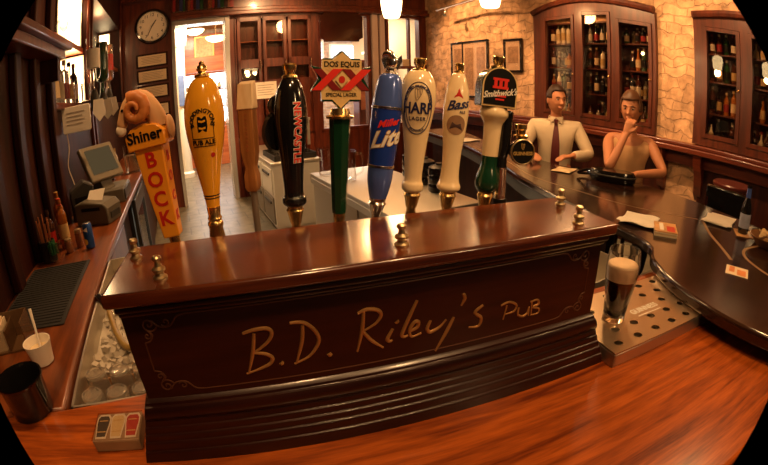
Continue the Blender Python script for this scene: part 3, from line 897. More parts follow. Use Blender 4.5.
# incised border and corner scrolls
x0, x1, z0, z1 = 0.038, 0.962, 0.158, 0.318
m = MB()
for (a, c) in (((x0 + 0.085, z1), (x1 - 0.085, z1)), ((x0 + 0.085, z0), (x1 - 0.085, z0)), ((x0, z0 + 0.05), (x0, z1 - 0.05)), ((x1, z0 + 0.05), (x1, z1 - 0.05))):
    m.tube([FR(*a), FR(*c)], 0.0014, 6)
m.build('incised_border', M['scroll'], t)
for sx in (1, -1):
    for sz in (1, -1):
        cx, cz = (x0 if sx > 0 else x1), (z1 if sz > 0 else z0)
        m = MB()

        def spiral(ox, oz, r0, turns, ph, dirn):
            return [FR(cx + sx * (ox + r0 * (1 - k / 40) * math.cos(ph + dirn * 2 * PI * turns * k / 36)), cz - sz * (oz + r0 * (1 - k / 40) * math.sin(ph + dirn * 2 * PI * turns * k / 36))) for k in range(37)]
        m.tube(spiral(0.016, 0.014, 0.015, 1.5, 0.3, 1), 0.0017, 6)
        m.tube(spiral(0.008, 0.036, 0.008, 1.2, -1.0, 1), 0.0015, 6)
        m.tube(spiral(0.048, 0.012, 0.009, 1.1, 2.6, -1), 0.0015, 6)
        pp = spline([(0.085, 0.0), (0.07, 0.004), (0.055, 0.020), (0.035, 0.020), (0.022, 0.006)], 24)
        m.tube([FR(cx + sx * x, cz - sz * z) for x, z in pp], 0.0018, 6)
        pp = spline([(0.0, 0.05), (0.012, 0.046), (0.018, 0.034), (0.010, 0.026)], 20)
        m.tube([FR(cx + sx * x, cz - sz * z) for x, z in pp], 0.0018, 6)
        m.build('corner_scroll', M['scroll'], t)

# ================================================================== beer taps
TV = 0.30


def tap(name, label, u, lean, yaw, zb, faucet=True):
    """root at the foot of the handle; local z runs up the handle, -y faces the drinkers"""
    E = Euler((0.0, lean, 0), 'XYZ').to_matrix().to_4x4()
    t = thing(name, label, 'beer tap', BW(u, TV, zb))
    t.matrix_world = Matrix.Translation(BW(u, TV, zb)) @ Matrix.Rotation(YB, 4, 'Z') @ E @ Matrix.Rotation(yaw, 4, 'Z')
    t['group'] = 'beer taps behind the tap box'
    if faucet:
        m = MB()
        m.lathe([(0.010, -0.005), (0.012, -0.02), (0.009, -0.03), (0.016, -0.045), (0.017, -0.075), (0.011, -0.085), (0.010, -0.12)], 20)
        m.tube(spline([(0, 0.0, -0.06), (0, 0.03, -0.065), (0, 0.05, -0.085), (0, 0.055, -0.13)], 14), 0.009, 10)
        Mi = Matrix.Rotation(-yaw, 4, 'Z')
        m.tube([(0, 0, -0.06), (0, -0.050, -0.06)], 0.010, 12, Mi)
        m.tube([(0, -0.050, -0.06), (0, -0.062, -0.06)], 0.022, 16, Mi)
        m.build('faucet', M['chrome'], t)
    return t


def on(prof, body, size, zc, rot=0.0, th0=0.0, off=0.0008, depth=0.0004, arc=None, shear=0.0, bold=0.0, spacing=1.0, sx=1.0, vertical=False, slope=0.0, flatten=1.0):
    """text wrapped on a lathe; arc=(radius, start) bends it round a circle in the label plane"""
    m = text_mb(body, size, depth, shear, bold=bold, spacing=spacing)

    def fn(p):
        x, y = p.x * sx, p.y
        if vertical:
            x, y = y, -x
        if arc:
            r, ph = arc
            a = ph - x / abs(r) * (1 if r > 0 else -1)
            rr = abs(r) + (y if r > 0 else -y)
            x, y = rr * math.cos(a), rr * math.sin(a)
        y += slope * x
        z = zc + y
        R = rad(prof, z) + off + p.z
        th = th0 + x / max(0.008, rad(prof, z))
        return (R * math.sin(th), -R * math.cos(th) * flatten, z)
    return warp(m, fn)


def patch(prof, pts, zc, th0=0.0, off=0.0005, rings=6, flatten=1.0):
    """flat outline (x, y) pasted on a lathe; star-shaped about its centre"""
    m = MB()
    n = len(pts)
    cx, cy = sum(p[0] for p in pts) / n, sum(p[1] for p in pts) / n
    vs, fs = [(cx, cy)], []
    for k in range(1, rings + 1):
        for p in pts:
            vs.append((cx + (p[0] - cx) * k / rings, cy + (p[1] - cy) * k / rings))
    for j in range(n):
        fs.append((0, 1 + j, 1 + (j + 1) % n))
    for k in range(rings - 1):
        for j in range(n):
            a = 1 + k * n + j
            c = 1 + k * n + (j + 1) % n
            fs.append((a, c, c + n, a + n))
    out = []
    for x, y in vs:
        z = zc + y
        R = rad(prof, z) + off
        th = th0 + x / max(0.008, rad(prof, z))
        out.append((R * math.sin(th), -R * math.cos(th) * flatten, z))
    return m.add(out, fs)


def ring(prof, rx, ry, zc, r=0.0008, th0=0.0, n=48):
    pts = []
    for k in range(n):
        x, y = rx * math.cos(2 * PI * k / n), ry * math.sin(2 * PI * k / n)
        R = rad(prof, zc + y) + 0.0006
        th = th0 + x / max(0.008, rad(prof, zc + y))
        pts.append((R * math.sin(th), -R * math.cos(th), zc + y))
    return MB().tube(pts, r, 6, closed=True)


def ell(rx, ry, n=40):
    return [(rx * math.cos(2 * PI * k / n), ry * math.sin(2 * PI * k / n)) for k in range(n)]


def smooth_prof(pts, n=50):
    return [(max(0.0, r), z) for r, z in spline(pts, n)]


FER = [(0.011, -0.03), (0.012, -0.01), (0.010, 0.0), (0.013, 0.006), (0.0175, 0.028), (0.020, 0.034), (0.017, 0.040), (0.0185, 0.046)]
FIN = [(0.013, 0), (0.017, 0.003), (0.016, 0.007), (0.0105, 0.010), (0.0115, 0.015), (0.0145, 0.020), (0.0150, 0.030), (0.0125, 0.033), (0, 0.034)]

# --- ram tap
t = tap('ram_head_tap', 'orange-yellow block tap handle topped by a curly-horned ram head', 0.082, -0.11, -0.12, 0.365)
m = MB()
for (z, hw, hd) in ((0.0, 0.019, 0.017), (0.205, 0.034, 0.026)):
    m.v += [Vector((-hw, -hd, z)), Vector((hw, -hd, z)), Vector((hw, hd, z)), Vector((-hw, hd, z))]
m.f += [(3, 2, 1, 0), (4, 5, 6, 7)] + [(j, (j + 1) % 4, 4 + (j + 1) % 4, 4 + j) for j in range(4)]
m.build('handle', M['bock'], t, bevel=0.003, loc=(0, 0, 0.012))
m = MB()
m.prism([(-0.044, 0), (-0.046, 0.030), (-0.030, 0.046), (0.0, 0.052), (0.030, 0.046), (0.046, 0.030), (0.044, 0)], -0.034, 0.034, Matrix.Translation((0, 0, 0.212)) @ RX)
m.build('cap_block', M['bock'], t, bevel=0.003)
warp(text_mb('Shiner', 0.032, 0.0006, bold=0.0009), lambda p: (p.x, -0.0350 - p.z, 0.238 + p.y)).build('lettering', M['blackink'], t, smooth=False)
m = MB()
for k, ch in enumerate('BOCK'):
    z = 0.185 - 0.043 * k
    d = text_mb(ch, 0.045, 0.0005, bold=0.0012)
    m.add([(p.x, -(0.0172 + (z + p.y - 0.012) / 0.205 * 0.009) - p.z - 0.0005, z + p.y) for p in d.v], d.f)
m.build('lettering', M['red'], t, smooth=False)
for k, ch in enumerate('BOCK'):
    z = 0.185 - 0.043 * k
    d = text_mb(ch, 0.030, 0.0005, bold=0.0008)
    warp(d, lambda p: ((0.0192 + (z + p.y - 0.012) / 0.205 * 0.015) + p.z + 0.0006, p.x, z + p.y)).build('side_letter', M['red'], t, smooth=False)
MB().cyl(0.0125, -0.03, 0.013, 16).build('ferrule', M['brass'], t)
rm = MB()                                          # ram: neck, skull, muzzle in one skin of balls swept along the neck
rm.tube(spline([(0.026, 0.0, 0.25), (0.022, 0.0, 0.275), (0.006, -0.002, 0.305), (-0.012, -0.006, 0.318), (-0.030, -0.014, 0.306), (-0.044, -0.020, 0.284), (-0.052, -0.024, 0.268)], 30),
        [0.021, 0.0212, 0.0214, 0.0216, 0.0218, 0.022] + [0.022] * 8 + [0.0215, 0.021, 0.0205, 0.020, 0.0195, 0.019, 0.0182, 0.0174, 0.0166, 0.0158, 0.015, 0.0142, 0.0136, 0.013, 0.0122, 0.0115, 0.010], 14)
rm.v = [Vector(p[:3]) for p in rm.v]
rm.build('ram_head', M['fur'], t)
MB().ball((-0.054, -0.025, 0.262), (0.012, 0.011, 0.013)).build('muzzle', M['muzzle'], t)
for s in (-1, 1):
    pts, rr = [], []
    for k in range(44):
        f = k / 43
        a = 1.2 + f * 2 * PI * 1.35
        R = 0.027 * (1 - 0.68 * f)
        pts.append((-0.012 - R * math.cos(a) + 0.002, s * (0.020 + 0.016 * f) - 0.010, 0.297 + R * math.sin(a)))
        rr.append(0.0150 * (1 - 0.72 * f) * (1 + 0.06 * math.sin(k * 2.2)))
    MB().tube(pts, rr, 12).build('horn', M['horn'], t)
    MB().ball((-0.040, -0.014 + s * 0.018, 0.302), 0.0035, 10, 8).build('eye', M['blackink'], t)
MB().ball((0.050, 0.004, 0.244), (0.008, 0.020, 0.026)).build('side_boss', M['fur'], t)

# --- yellow ale tap
t = tap('ale_tap', 'rounded amber-yellow tap handle with black badge lettering', 0.180, 0.0, -0.05, 0.352)
P = smooth_prof([(0.0145, 0.075), (0.018, 0.105), (0.028, 0.165), (0.038, 0.215), (0.0435, 0.262), (0.0405, 0.305), (0.030, 0.336), (0.020, 0.350), (0.012, 0.354)])
MB().lathe(P, 36).build('handle', M['yellow'], t)
m = MB()
for z in (0.098, 0.104):
    m.lathe([(rad(P, z) + 0.0004, z - 0.0012), (rad(P, z) + 0.0009, z), (rad(P, z) + 0.0004, z + 0.0012)], 30, cap=False)
m.build('black_band', M['blackink'], t)
MB().lathe([(0.013, -0.05), (0.013, -0.02), (0.0185, -0.018), (0.0190, 0.0), (0.018, 0.012), (0.0155, 0.030), (0.0175, 0.036), (0.0175, 0.042), (0.0145, 0.046), (0.0165, 0.052), (0.0140, 0.058), (0.0155, 0.078)], 26).build('ferrule', M['brass'], t)
MB().lathe([(0.0193, -0.016), (0.0198, -0.014), (0.0200, -0.002), (0.0195, 0.0)], 26).build('black_band', M['blackink'], t)
MB().lathe([(0.013, 0.352), (0.018, 0.355), (0.017, 0.359), (0.009, 0.362), (0.0085, 0.366), (0.012, 0.370), (0.0105, 0.377), (0.006, 0.381), (0.006, 0.386), (0, 0.389)], 22).build('finial', M['brass'], t)
m = on(P, 'BODDINGTONS', 0.0125, 0.262, arc=(0.0225, PI / 2), bold=0.0003, spacing=1.0)
d = on(P, 'PUB ALE', 0.0135, 0.2195, bold=0.0004)
m.add(d.v, d.f)
for q in ([(-0.024, 0.212), (0.024, 0.212)], [(-0.024, 0.228), (0.024, 0.228)], [(-0.0235, 0.228), (-0.0235, 0.262)], [(0.0235, 0.228), (0.0235, 0.262)]):
    pl = []
    for k in range(13):
        x, z = q[0][0] + (q[1][0] - q[0][0]) * k / 12, q[0][1] + (q[1][1] - q[0][1]) * k / 12
        R = rad(P, z) + 0.0006
        th = x / rad(P, z)
        pl.append((R * math.sin(th), -R * math.cos(th), z))
    m.tube(pl, 0.0007, 5)
m.build('lettering', M['blackink'], t, smooth=False)
patch(P, [(-0.009, -0.016), (-0.010, -0.006), (-0.010, 0.006), (-0.009, 0.016), (0.009, 0.016), (0.011, 0.006), (0.011, -0.006), (0.009, -0.016)], 0.257).build('barrel_badge', M['blackink'], t)
m = MB()
for zz in (-0.007, 0.007):
    d = patch(P, [(-0.007, zz - 0.002), (0, zz - 0.004), (0.007, zz - 0.002), (0.007, zz + 0.002), (0, zz), (-0.007, zz + 0.002)], 0.257, off=0.0009, rings=2)
    m.add(d.v, d.f)
m.build('barrel_mark', M['yellow'], t)
patch(P, ell(0.005, 0.005, 20), 0.192, 0.50).build('red_dot', M['red'], t)

# --- carved wooden paddle tap
t = tap('paddle_tap', 'narrow carved wooden paddle tap handle on a grey rod', 0.272, 0.0, -0.42, 0.352)
m = MB()
ring_ = ((0.100, .010, .010), (0.110, .0145, .013), (0.135, .0145, .013), (0.152, .0105, .010), (0.165, .0135, .012), (0.185, .0165, .014), (0.275, .0165, .014), (0.283, .0165, .014))
for z, hx, hy in ring_:
    m.v += [Vector((-hx, -hy, z)), Vector((hx, -hy, z)), Vector((hx, hy, z)), Vector((-hx, hy, z))]
for i in range(len(ring_) - 1):
    m.f += [(i * 4 + j, i * 4 + (j + 1) % 4, i * 4 + 4 + (j + 1) % 4, i * 4 + 4 + j) for j in range(4)]
m.f += [(3, 2, 1, 0), tuple(len(m.v) - 4 + j for j in range(4))]
m.build('handle', M['tapwood'], t, bevel=0.002)
m = MB()
m.v = [Vector(q) for q in ((-.0185, -.016, .276), (.0185, -.016, .276), (.0185, .016, .276), (-.0185, .016, .276), (-.0185, -.004, .330), (.0155, -.004, .330), (.0155, .016, .336), (-.0185, .016, .336))]
m.f = [(3, 2, 1, 0), (4, 5, 6, 7)] + [(j, (j + 1) % 4, 4 + (j + 1) % 4, 4 + j) for j in range(4)]
m.build('slanted_top', M['pale'], t, bevel=0.002)
m = MB()
for k in range(9):
    d = text_mb('o', 0.010, 0.0004)
    m.add([(p.x, -0.0143 - p.z, 0.190 + k * 0.0095 + p.y) for p in d.v], d.f)
m.build('carved_mark', M['redwood'], t, smooth=False)
MB().cyl(0.0075, -0.03, 0.102, 14).build('rod', mat('dull grey rod', (0.30, 0.24, 0.19), 0.4, 0.6), t)

# --- black bottle-shaped tap
t = tap('brown_ale_tap', 'glossy black bottle-shaped tap handle with red vertical lettering', 0.358, 0.02, 0.0, 0.366)
P = smooth_prof([(0.020, 0.044), (0.026, 0.050), (0.026, 0.062), (0.021, 0.070), (0.022, 0.10), (0.025, 0.14), (0.031, 0.185), (0.036, 0.225), (0.0345, 0.262), (0.027, 0.298), (0.016, 0.318), (0.012, 0.322)])
MB().lathe(P, 36).build('handle', M['black'], t)
m = MB().lathe([(0.0, -0.010), (0.030, -0.009), (0.034, 0.0), (0.030, 0.009), (0.0, 0.010)], 32, Matrix.Translation((-0.030, 0.024, 0.205)) @ Matrix.Rotation(0.35, 4, 'Z') @ RX, sx=1.0, sy=1.35)
m.ball((-0.026, 0.022, 0.262), (0.022, 0.014, 0.024))
m.build('side_badge', M['black'], t)
MB().lathe([(r * 0.98, z) for r, z in FER], 24).build('ferrule', M['brass'], t)
MB().lathe([(r, z + 0.318) for r, z in FIN], 22).build('finial', M['brass'], t)
on(P, 'NEWCASTLE', 0.0215, 0.205, th0=0.30, vertical=True, bold=0.0017, off=0.0005, spacing=1.05, depth=0.0002).build('letter_outline', M['whiteink'], t, smooth=False)
on(P, 'NEWCASTLE', 0.0215, 0.205, th0=0.30, vertical=True, bold=0.0005, off=0.0013, spacing=1.05).build('lettering', M['bright_red'], t, smooth=False)

# --- emblem tap
t = tap('emblem_tap', 'tall dark green tapered tap handle with a red double-X emblem on top', 0.456, 0.055, 0.0, 0.362)
MB().lathe([(0.0155, 0.020), (0.0165, 0.03), (0.0235, 0.225), (0.024, 0.235)], 8).build('handle', M['green'], t, angle=20)
MB().lathe([(0.011, -0.03), (0.012, 0.0), (0.0135, 0.01), (0.013, 0.022)], 18).build('ferrule', M['brass'], t)
MB().lathe([(0.024, 0.228), (0.030, 0.230), (0.030, 0.235), (0.023, 0.238), (0.020, 0.252)], 28).build('collar', M['brass'], t)


def emb(s):
    h = []
    for x, y in ((0, .062), (.022, .045), (.046, .045), (.046, .024), (.073, .030), (.055, .003), (.073, -.024), (.046, -.024), (.046, -.046), (.020, -.046), (0, -.064)):
        h.append((x * s * 0.83, y * s * 0.96))
    return h + [(-x, y) for x, y in h[::-1][1:-1]]


TE = Matrix.Translation((0, 0, 0.314)) @ RX
MB().prism(emb(1.08), -0.008, 0.008, TE).build('emblem_border', M['green'], t, bevel=0.002)
core = [(0, .060), (.021, .043), (.043, .043), (.043, .010), (.043, -.043), (.019, -.043), (0, -.061)]
core = core + [(-x, y) for x, y in core[::-1][1:-1]]
MB().prism(core, 0.0075, 0.0092, TE).build('emblem_face', M['goldface'], t, smooth=False)
m = MB()
for k in range(-6, 7):
    a = PI / 2 + k * 0.16
    for sg in (1, -1):
        m.tube([(0.018 * math.cos(a), -0.0094, 0.314 + sg * 0.018 * math.sin(a)), (0.042 * math.cos(a), -0.0094, 0.314 + sg * 0.042 * math.sin(a))], 0.0005, 4)
m.build('emblem_ray', M['gold'], t)
m, m2 = MB(), MB()
for sx in (-1, 1):
    c = sx * 0.031
    m2.prism([(c - 0.031, 0.023), (c - 0.012, 0.023), (c + 0.031, -0.023), (c + 0.012, -0.023)], 0.0092, 0.0108, TE)
    m.prism([(c + 0.012, 0.023), (c + 0.033, 0.023), (c - 0.012, -0.023), (c - 0.033, -0.023)], 0.0092, 0.0118, TE)
m2.build('emblem_cross', M['darkred'], t, smooth=False)
m.build('emblem_cross', M['bright_red'], t, smooth=False)
MB().prism([(0, .018), (.014, 0), (0, -.018), (-.014, 0)], 0.0118, 0.0128, TE).build('emblem_diamond', M['goldface'], t, smooth=False)
MB().prism(ell(.007, .008, 16), 0.0128, 0.0134, TE).build('emblem_seal', M['red'], t, smooth=False)
m = warp(text_mb('DOS EQUIS', 0.0165, 0.0004, bold=0.0004), lambda p: (p.x * 0.93, -0.0096 - p.z, 0.314 + 0.033 + p.y))
d = warp(text_mb('SPECIAL LAGER', 0.0110, 0.0004, bold=0.0002), lambda p: (p.x * 0.88, -0.0096 - p.z, 0.314 - 0.033 + p.y))
m.build('lettering', M['blackink'], t, smooth=False)
d.build('lettering', M['blackink'], t, smooth=False)

# --- blue light-beer tap
t = tap('light_beer_tap', 'blue can-shaped tap handle with silver bands and a chrome eagle finial', 0.542, 0.135, -0.30, 0.366)
P = smooth_prof([(0.019, 0.040), (0.024, 0.060), (0.028, 0.085), (0.029, 0.115), (0.031, 0.15), (0.033, 0.20), (0.033, 0.24), (0.032, 0.265), (0.028, 0.300), (0.022, 0.318), (0.012, 0.322)])
MB().lathe([p for p in P if p[1] <= 0.114] + [(rad(P, 0.115), 0.115)], 34).build('lower_sleeve', M['paleblue'], t)
MB().lathe([(rad(P, 0.115), 0.115)] + [p for p in P if 0.115 < p[1] < 0.245] + [(rad(P, 0.246), 0.246)], 34).build('handle', M['blue'], t)
MB().lathe([(rad(P, 0.246), 0.246)] + [p for p in P if p[1] > 0.246], 34).build('upper_sleeve', M['paleblue'], t)
for z in (0.115, 0.246):
    MB().lathe([(rad(P, z) - 0.001, z - 0.004), (rad(P, z) + 0.0015, z - 0.002), (rad(P, z) + 0.0015, z + 0.002), (rad(P, z) - 0.001, z + 0.004)], 34, cap=False).build('silver_band', M['chrome'], t)
MB().lathe([(0.010, -0.03), (0.011, 0.0), (0.013, 0.008), (0.018, 0.024), (0.021, 0.028), (0.018, 0.033), (0.0195, 0.042)], 26).build('ferrule', M['chrome'], t)
m = MB().lathe([(0.014, 0.318), (0.018, 0.322), (0.010, 0.329), (0.011, 0.334)], 20)
m.ball((0, 0, 0.350), (0.014, 0.013, 0.018))
m.tube(spline([(0, -0.005, 0.360), (-0.008, -0.010, 0.368), (-0.018, -0.010, 0.364), (-0.021, -0.010, 0.358)], 12), [0.009, 0.0088, 0.0086, 0.0082, 0.0078, 0.0072, 0.0066, 0.006, 0.005, 0.004, 0.003, 0.002, 0.0015][:13], 10)
for s in (-1, 1):
    m.prism([(0, 0), (0.016, 0.018), (0.019, 0.002), (0.010, -0.018)], -0.003, 0.003, Matrix.Translation((s * 0.004, 0.004, 0.350)) @ Matrix.Scale(s, 4, (1, 0, 0)) @ RX)
m.build('eagle_finial', M['chrome'], t)
on(P, 'Lite', 0.050, 0.178, th0=0.18, shear=0.35, bold=0.0022, off=0.0004, depth=0.0002, slope=0.25).build('letter_outline', M['gold'], t, smooth=False)
on(P, 'Lite', 0.050, 0.178, th0=0.18, shear=0.35, bold=0.0007, off=0.0012, slope=0.25).build('lettering', M['whiteink'], t, smooth=False)
on(P, 'Miller', 0.021, 0.213, th0=0.22, shear=0.3, bold=0.0006, off=0.0008, slope=0.25).build('lettering', M['bright_red'], t, smooth=False)

# --- cream lager tap with oval badge
t = tap('lager_tap', 'cream bulbous tap handle with a large oval harp badge', 0.628, 0.082, -0.36, 0.372)
P = smooth_prof([(0.020, 0.042), (0.0245, 0.048), (0.0245, 0.060), (0.0205, 0.070), (0.021, 0.095), (0.025, 0.14), (0.031, 0.19), (0.0385, 0.235), (0.0405, 0.265), (0.036, 0.298), (0.024, 0.318), (0.014, 0.322)])
MB().lathe(P, 36).build('handle', M['cream'], t)
MB().lathe(FER, 26).build('ferrule', M['brass'], t)
MB().lathe([(r, z + 0.318) for r, z in FIN], 22).build('finial', M['brass'], t)
ring(P, 0.034, 0.058, 0.236, 0.0009).build('badge_border', M['navy'], t)
ring(P, 0.027, 0.049, 0.236, 0.0005).build('badge_border', M['navy'], t)
m = on(P, 'HARP', 0.034, 0.235, bold=0.0009, sx=0.82)
for d in (on(P, 'LAGER', 0.0115, 0.212, bold=0.0001, spacing=1.15), on(P, 'IMPORTED FROM IRELAND', 0.0085, 0.2555, arc=(0.0285, PI / 2), bold=0.0002), on(P, 'DUNDALK', 0.0075, 0.214, arc=(-0.0290, -PI / 2))):
    m.add(d.v, d.f)
m.build('lettering', M['navy'], t, smooth=False)


def harp(prof, s, zc, th0=0.0, r=0.0007):
    m = MB()

    def pt(x, y):
        R = rad(prof, zc + y * s) + 0.0008
        th = th0 + x * s / rad(prof, zc + y * s)
        return (R * math.sin(th), -R * math.cos(th), zc + y * s)
    for st in ([(-.5, -.2), (-.55, .5), (-.45, .95)], [(-.45, .95), (-.1, .7), (.2, .95), (.55, .75)], [(.55, .75), (.45, .0), (0, -.8), (-.3, -1.0), (-.5, -.2)], [(-.2, .78), (-.2, -.65)], [(.05, .8), (.05, -.6)], [(.28, .85), (.28, -.2)]):
        q = spline(st, 14) if len(st) > 2 else st
        m.tube([pt(*p) for p in q], r, 5)
    return m


harp(P, 0.014, 0.268).build('harp_emblem', M['ink'], t)

# --- pale ale tap with red triangle
t = tap('pale_ale_tap', 'slim cream tap handle with a small red triangle and a round picture', 0.719, 0.105, -0.44, 0.362)
P = smooth_prof([(0.020, 0.044), (0.0275, 0.050), (0.0285, 0.058), (0.024, 0.070), (0.0215, 0.095), (0.0225, 0.14), (0.0275, 0.19), (0.0305, 0.235), (0.0275, 0.282), (0.018, 0.318), (0.011, 0.328)])
MB().lathe(P, 34).build('handle', M['cream'], t)
MB().lathe([(r * 1.05, z) for r, z in FER], 26).build('ferrule', M['brass'], t)
MB().lathe([(r * 0.75, z * 0.8 + 0.326) for r, z in FIN], 20).build('finial', M['brass'], t)
patch(P, [(-0.011, -0.010), (0.011, -0.010), (0, 0.013)], 0.278, 0.12, rings=4).build('red_triangle', M['red'], t)
on(P, 'Bass', 0.031, 0.252, th0=0.12, shear=0.35, bold=0.0007, slope=0.22).build('lettering', M['navy'], t, smooth=False)
on(P, 'ALE', 0.009, 0.236, th0=0.50).build('lettering', M['navy'], t, smooth=False)
patch(P, ell(0.023, 0.023), 0.205, 0.10, off=0.0005).build('round_picture', mat('tavern picture', (0.30, 0.17, 0.09), 0.5, noise=0.9), t)
patch(P, [(-0.015, -0.010), (0.016, -0.012), (0.010, 0.004), (-0.010, 0.006)], 0.205, 0.10, off=0.001).build('picture_detail', mat('picture dark', (0.07, 0.035, 0.03), 0.5, noise=0.8), t)

# --- red ale tap with arched black shield
t = tap('red_ale_tap', 'cream and dark green tap handle under an arched black shield', 0.825, 0.100, -0.22, 0.352)
P = smooth_prof([(0.021, 0.044), (0.028, 0.052), (0.031, 0.070), (0.027, 0.092), (0.0205, 0.112), (0.021, 0.15), (0.0225, 0.200), (0.024, 0.215), (0.030, 0.226), (0.036, 0.236), (0.036, 0.246), (0.030, 0.258)])
MB().lathe([(rad(P, z), z) for z in (0.044, 0.052, 0.060, 0.070, 0.080, 0.092, 0.102, 0.112, 0.130, 0.135)], 34).build('lower_sleeve', M['green'], t)
MB().lathe([(rad(P, 0.135), 0.135)] + [p for p in P if p[1] > 0.135], 34).build('handle', M['cream'], t)
MB().lathe([(r * 1.1, z) for r, z in FER], 26).build('ferrule', M['brass'], t)
sh = [(-0.045, 0), (0.045, 0), (0.046, 0.050)] + [(0.046 * math.cos(a), 0.050 + 0.050 * math.sin(a)) for a in [PI * k / 14 for k in range(1, 14)]] + [(-0.046, 0.050)]
TS = Matrix.Translation((0, 0, 0.256)) @ RX
MB().prism(sh, -0.030, 0.030, TS).build('shield_block', M['green'], t, bevel=0.004)
MB().prism([(x * 0.97, 0.002 + y * 0.965) for x, y in sh], 0.030, 0.0318, TS).build('shield_rim', M['goldface'], t, smooth=False)
MB().prism([(x * 0.90, 0.006 + y * 0.90) for x, y in sh], 0.0316, 0.0328, TS).build('shield_face', M['blackink'], t, smooth=False)
m = MB()                                            # red device: a stepped tower between two bars
for x0_, x1_, y0_, y1_ in ((-.020, .020, .066, .072), (-.017, -.009, .052, .066), (-.004, .004, .052, .068), (.009, .017, .052, .066), (-.020, .020, .046, .052), (-.015, .015, .026, .031), (-.011, .011, .018, .022)):
    m.box(x0_, x1_, -0.0338, -0.0328, 0.256 + y0_, 0.256 + y1_)
m.build('red_device', M['bright_red'], t, smooth=False)
warp(text_mb("Smithwick's", 0.0215, 0.0004, shear=0.3, bold=0.0005), lambda p: (p.x * 0.84, -0.0336 - p.z, 0.256 + 0.035 + p.y + 0.16 * p.x)).build('lettering', M['whiteink'], t, smooth=False)
MB().lathe([(r * 1.05, z + 0.352) for r, z in FIN], 22).build('finial', M['brass'], t)

# --- short stout tap with round black badge
t = tap('stout_tap', 'short black tap handle on a chrome column with a round black badge', 0.872, 0.0, -0.20, 0.352, False)
MB().lathe([(0.024, -0.352), (0.024, -0.345), (0.0165, -0.34), (0.0165, 0.0), (0.015, 0.004), (0.0145, 0.100), (0.016, 0.104)], 24).build('column', M['chrome'], t)
MB().lathe([(0.0172, 0.0), (0.0178, 0.003), (0.0178, 0.020), (0.0172, 0.023)], 24).build('black_band', M['blackink'], t)
m = MB().tube(spline([(0.0, 0, 0.10), (0.0, 0, 0.13), (0.006, -0.002, 0.155), (0.008, -0.003, 0.19), (0.012, -0.002, 0.225), (0.016, 0.0, 0.245)], 24), [0.0155] * 5 + [0.0165] * 5 + [0.017] * 5 + [0.0165] * 5 + [0.015] * 5, 16)
m.build('handle', M['black'], t)
TB = Matrix.Translation((0.048, -0.020, 0.146)) @ RX
MB().lathe([(0.0, -0.014), (0.026, -0.014), (0.033, -0.006), (0.034, 0.004), (0.031, 0.008)], 36, TB).build('badge', M['black'], t)
MB().lathe([(0.031, 0.006), (0.0335, 0.009), (0.031, 0.0115), (0.0295, 0.009)], 36, TB, cap=False).build('badge_rim', M['oldbrass'], t)
MB().lathe([(0.0300, 0.0082), (0.0, 0.0084)], 36, TB).build('badge_face', M['blackink'], t)
warp(text_mb('GUINNESS', 0.0125, 0.0003, bold=0.0003), lambda p: (0.048 + p.x * 0.92, -0.0294 - p.z, 0.142 + p.y)).build('lettering', M['gold'], t, smooth=False)
m = MB()
for st in ([(-.4, -.2), (-.45, .5), (-.35, .9)], [(-.35, .9), (0, .65), (.45, .75)], [(.45, .75), (.35, .0), (0, -.7), (-.4, -.2)], [(-.1, .7), (-.1, -.5)], [(.15, .7), (.15, -.3)]):
    q = spline(st, 12) if len(st) > 2 else st
    m.tube([(0.048 + x * 0.010, -0.0288, 0.159 + y * 0.010) for x, y in q], 0.0006, 5)
m.build('harp_emblem', M['gold'], t)
MB().tube([(0.006, -0.002, 0.146), (0.040, -0.016, 0.146)], 0.009, 12).build('badge_arm', M['black'], t)
MB().lathe([(0.014, 0.0), (0.019, 0.002), (0.019, 0.008), (0.012, 0.011), (0.013, 0.022), (0.0165, 0.025), (0.0165, 0.036), (0, 0.038)], 22, Matrix.Translation((0.048, -0.012, 0.178))).build('finial', M['brass'], t)
# ================================================================== things on the counters
def bthing(name, label, cat, u, v, w=0.0, group=None, rz=0.0):
    return thing(name, label, cat, BW(u, v, w), YB + rz, group)


# steel drip tray with punched holes
t = bthing('drip_tray', 'perforated steel drip tray with engraved lettering beside the tap box', 'drip tray', 1.052, -0.035, 0)
W, D, HT = 0.52, 0.29, 0.042
hx = [0.045 + 0.082 * i for i in range(7)]
hy = [0.035 + 0.056 * j for j in range(5)]
m = MB()
b_((0, W, 0, 0.012, 0, HT - 0.003), (0, W, D - 0.012, D, 0, HT - 0.003), (0, 0.012, 0, D, 0, HT - 0.003), (W - 0.012, W, 0, D, 0, HT - 0.003), (0.01, W - 0.01, 0.01, D - 0.01, 0.0, 0.004)).build('pan', M['steel'], t, bevel=0.002)
holes = [(x + (0.041 if j % 2 else 0), y) for j, y in enumerate(hy) for x in hx if x + (0.041 if j % 2 else 0) < W - 0.03 and not (0.17 < x + (0.041 if j % 2 else 0) < 0.36 and 0.1 < y < 0.17)]
bm = bmesh.new()
outer_e = []
cell = 10
def loop(pts):
    vs = [bm.verts.new((x, y, HT)) for x, y in pts]
    return [bm.edges.new((vs[i], vs[(i + 1) % len(vs)])) for i in range(len(vs))]
es = loop([(0, 0), (W, 0), (W, D), (0, D)])
for x, y in holes:
    es += loop([(x + 0.0150 * math.cos(2 * PI * k / 14), y + 0.0120 * math.sin(2 * PI * k / 14)) for k in range(14)])
bmesh.ops.triangle_fill(bm, use_beauty=True, use_dissolve=False, edges=es)
kill = [f for f in bm.faces if any((f.calc_center_median().x - x) ** 2 / 0.0148 ** 2 + (f.calc_center_median().y - y) ** 2 / 0.0118 ** 2 < 0.92 for x, y in holes)]
bmesh.ops.delete(bm, geom=kill, context='FACES')
bmesh.ops.solidify(bm, geom=list(bm.faces), thickness=0.003)
m = MB()
bm.verts.index_update()
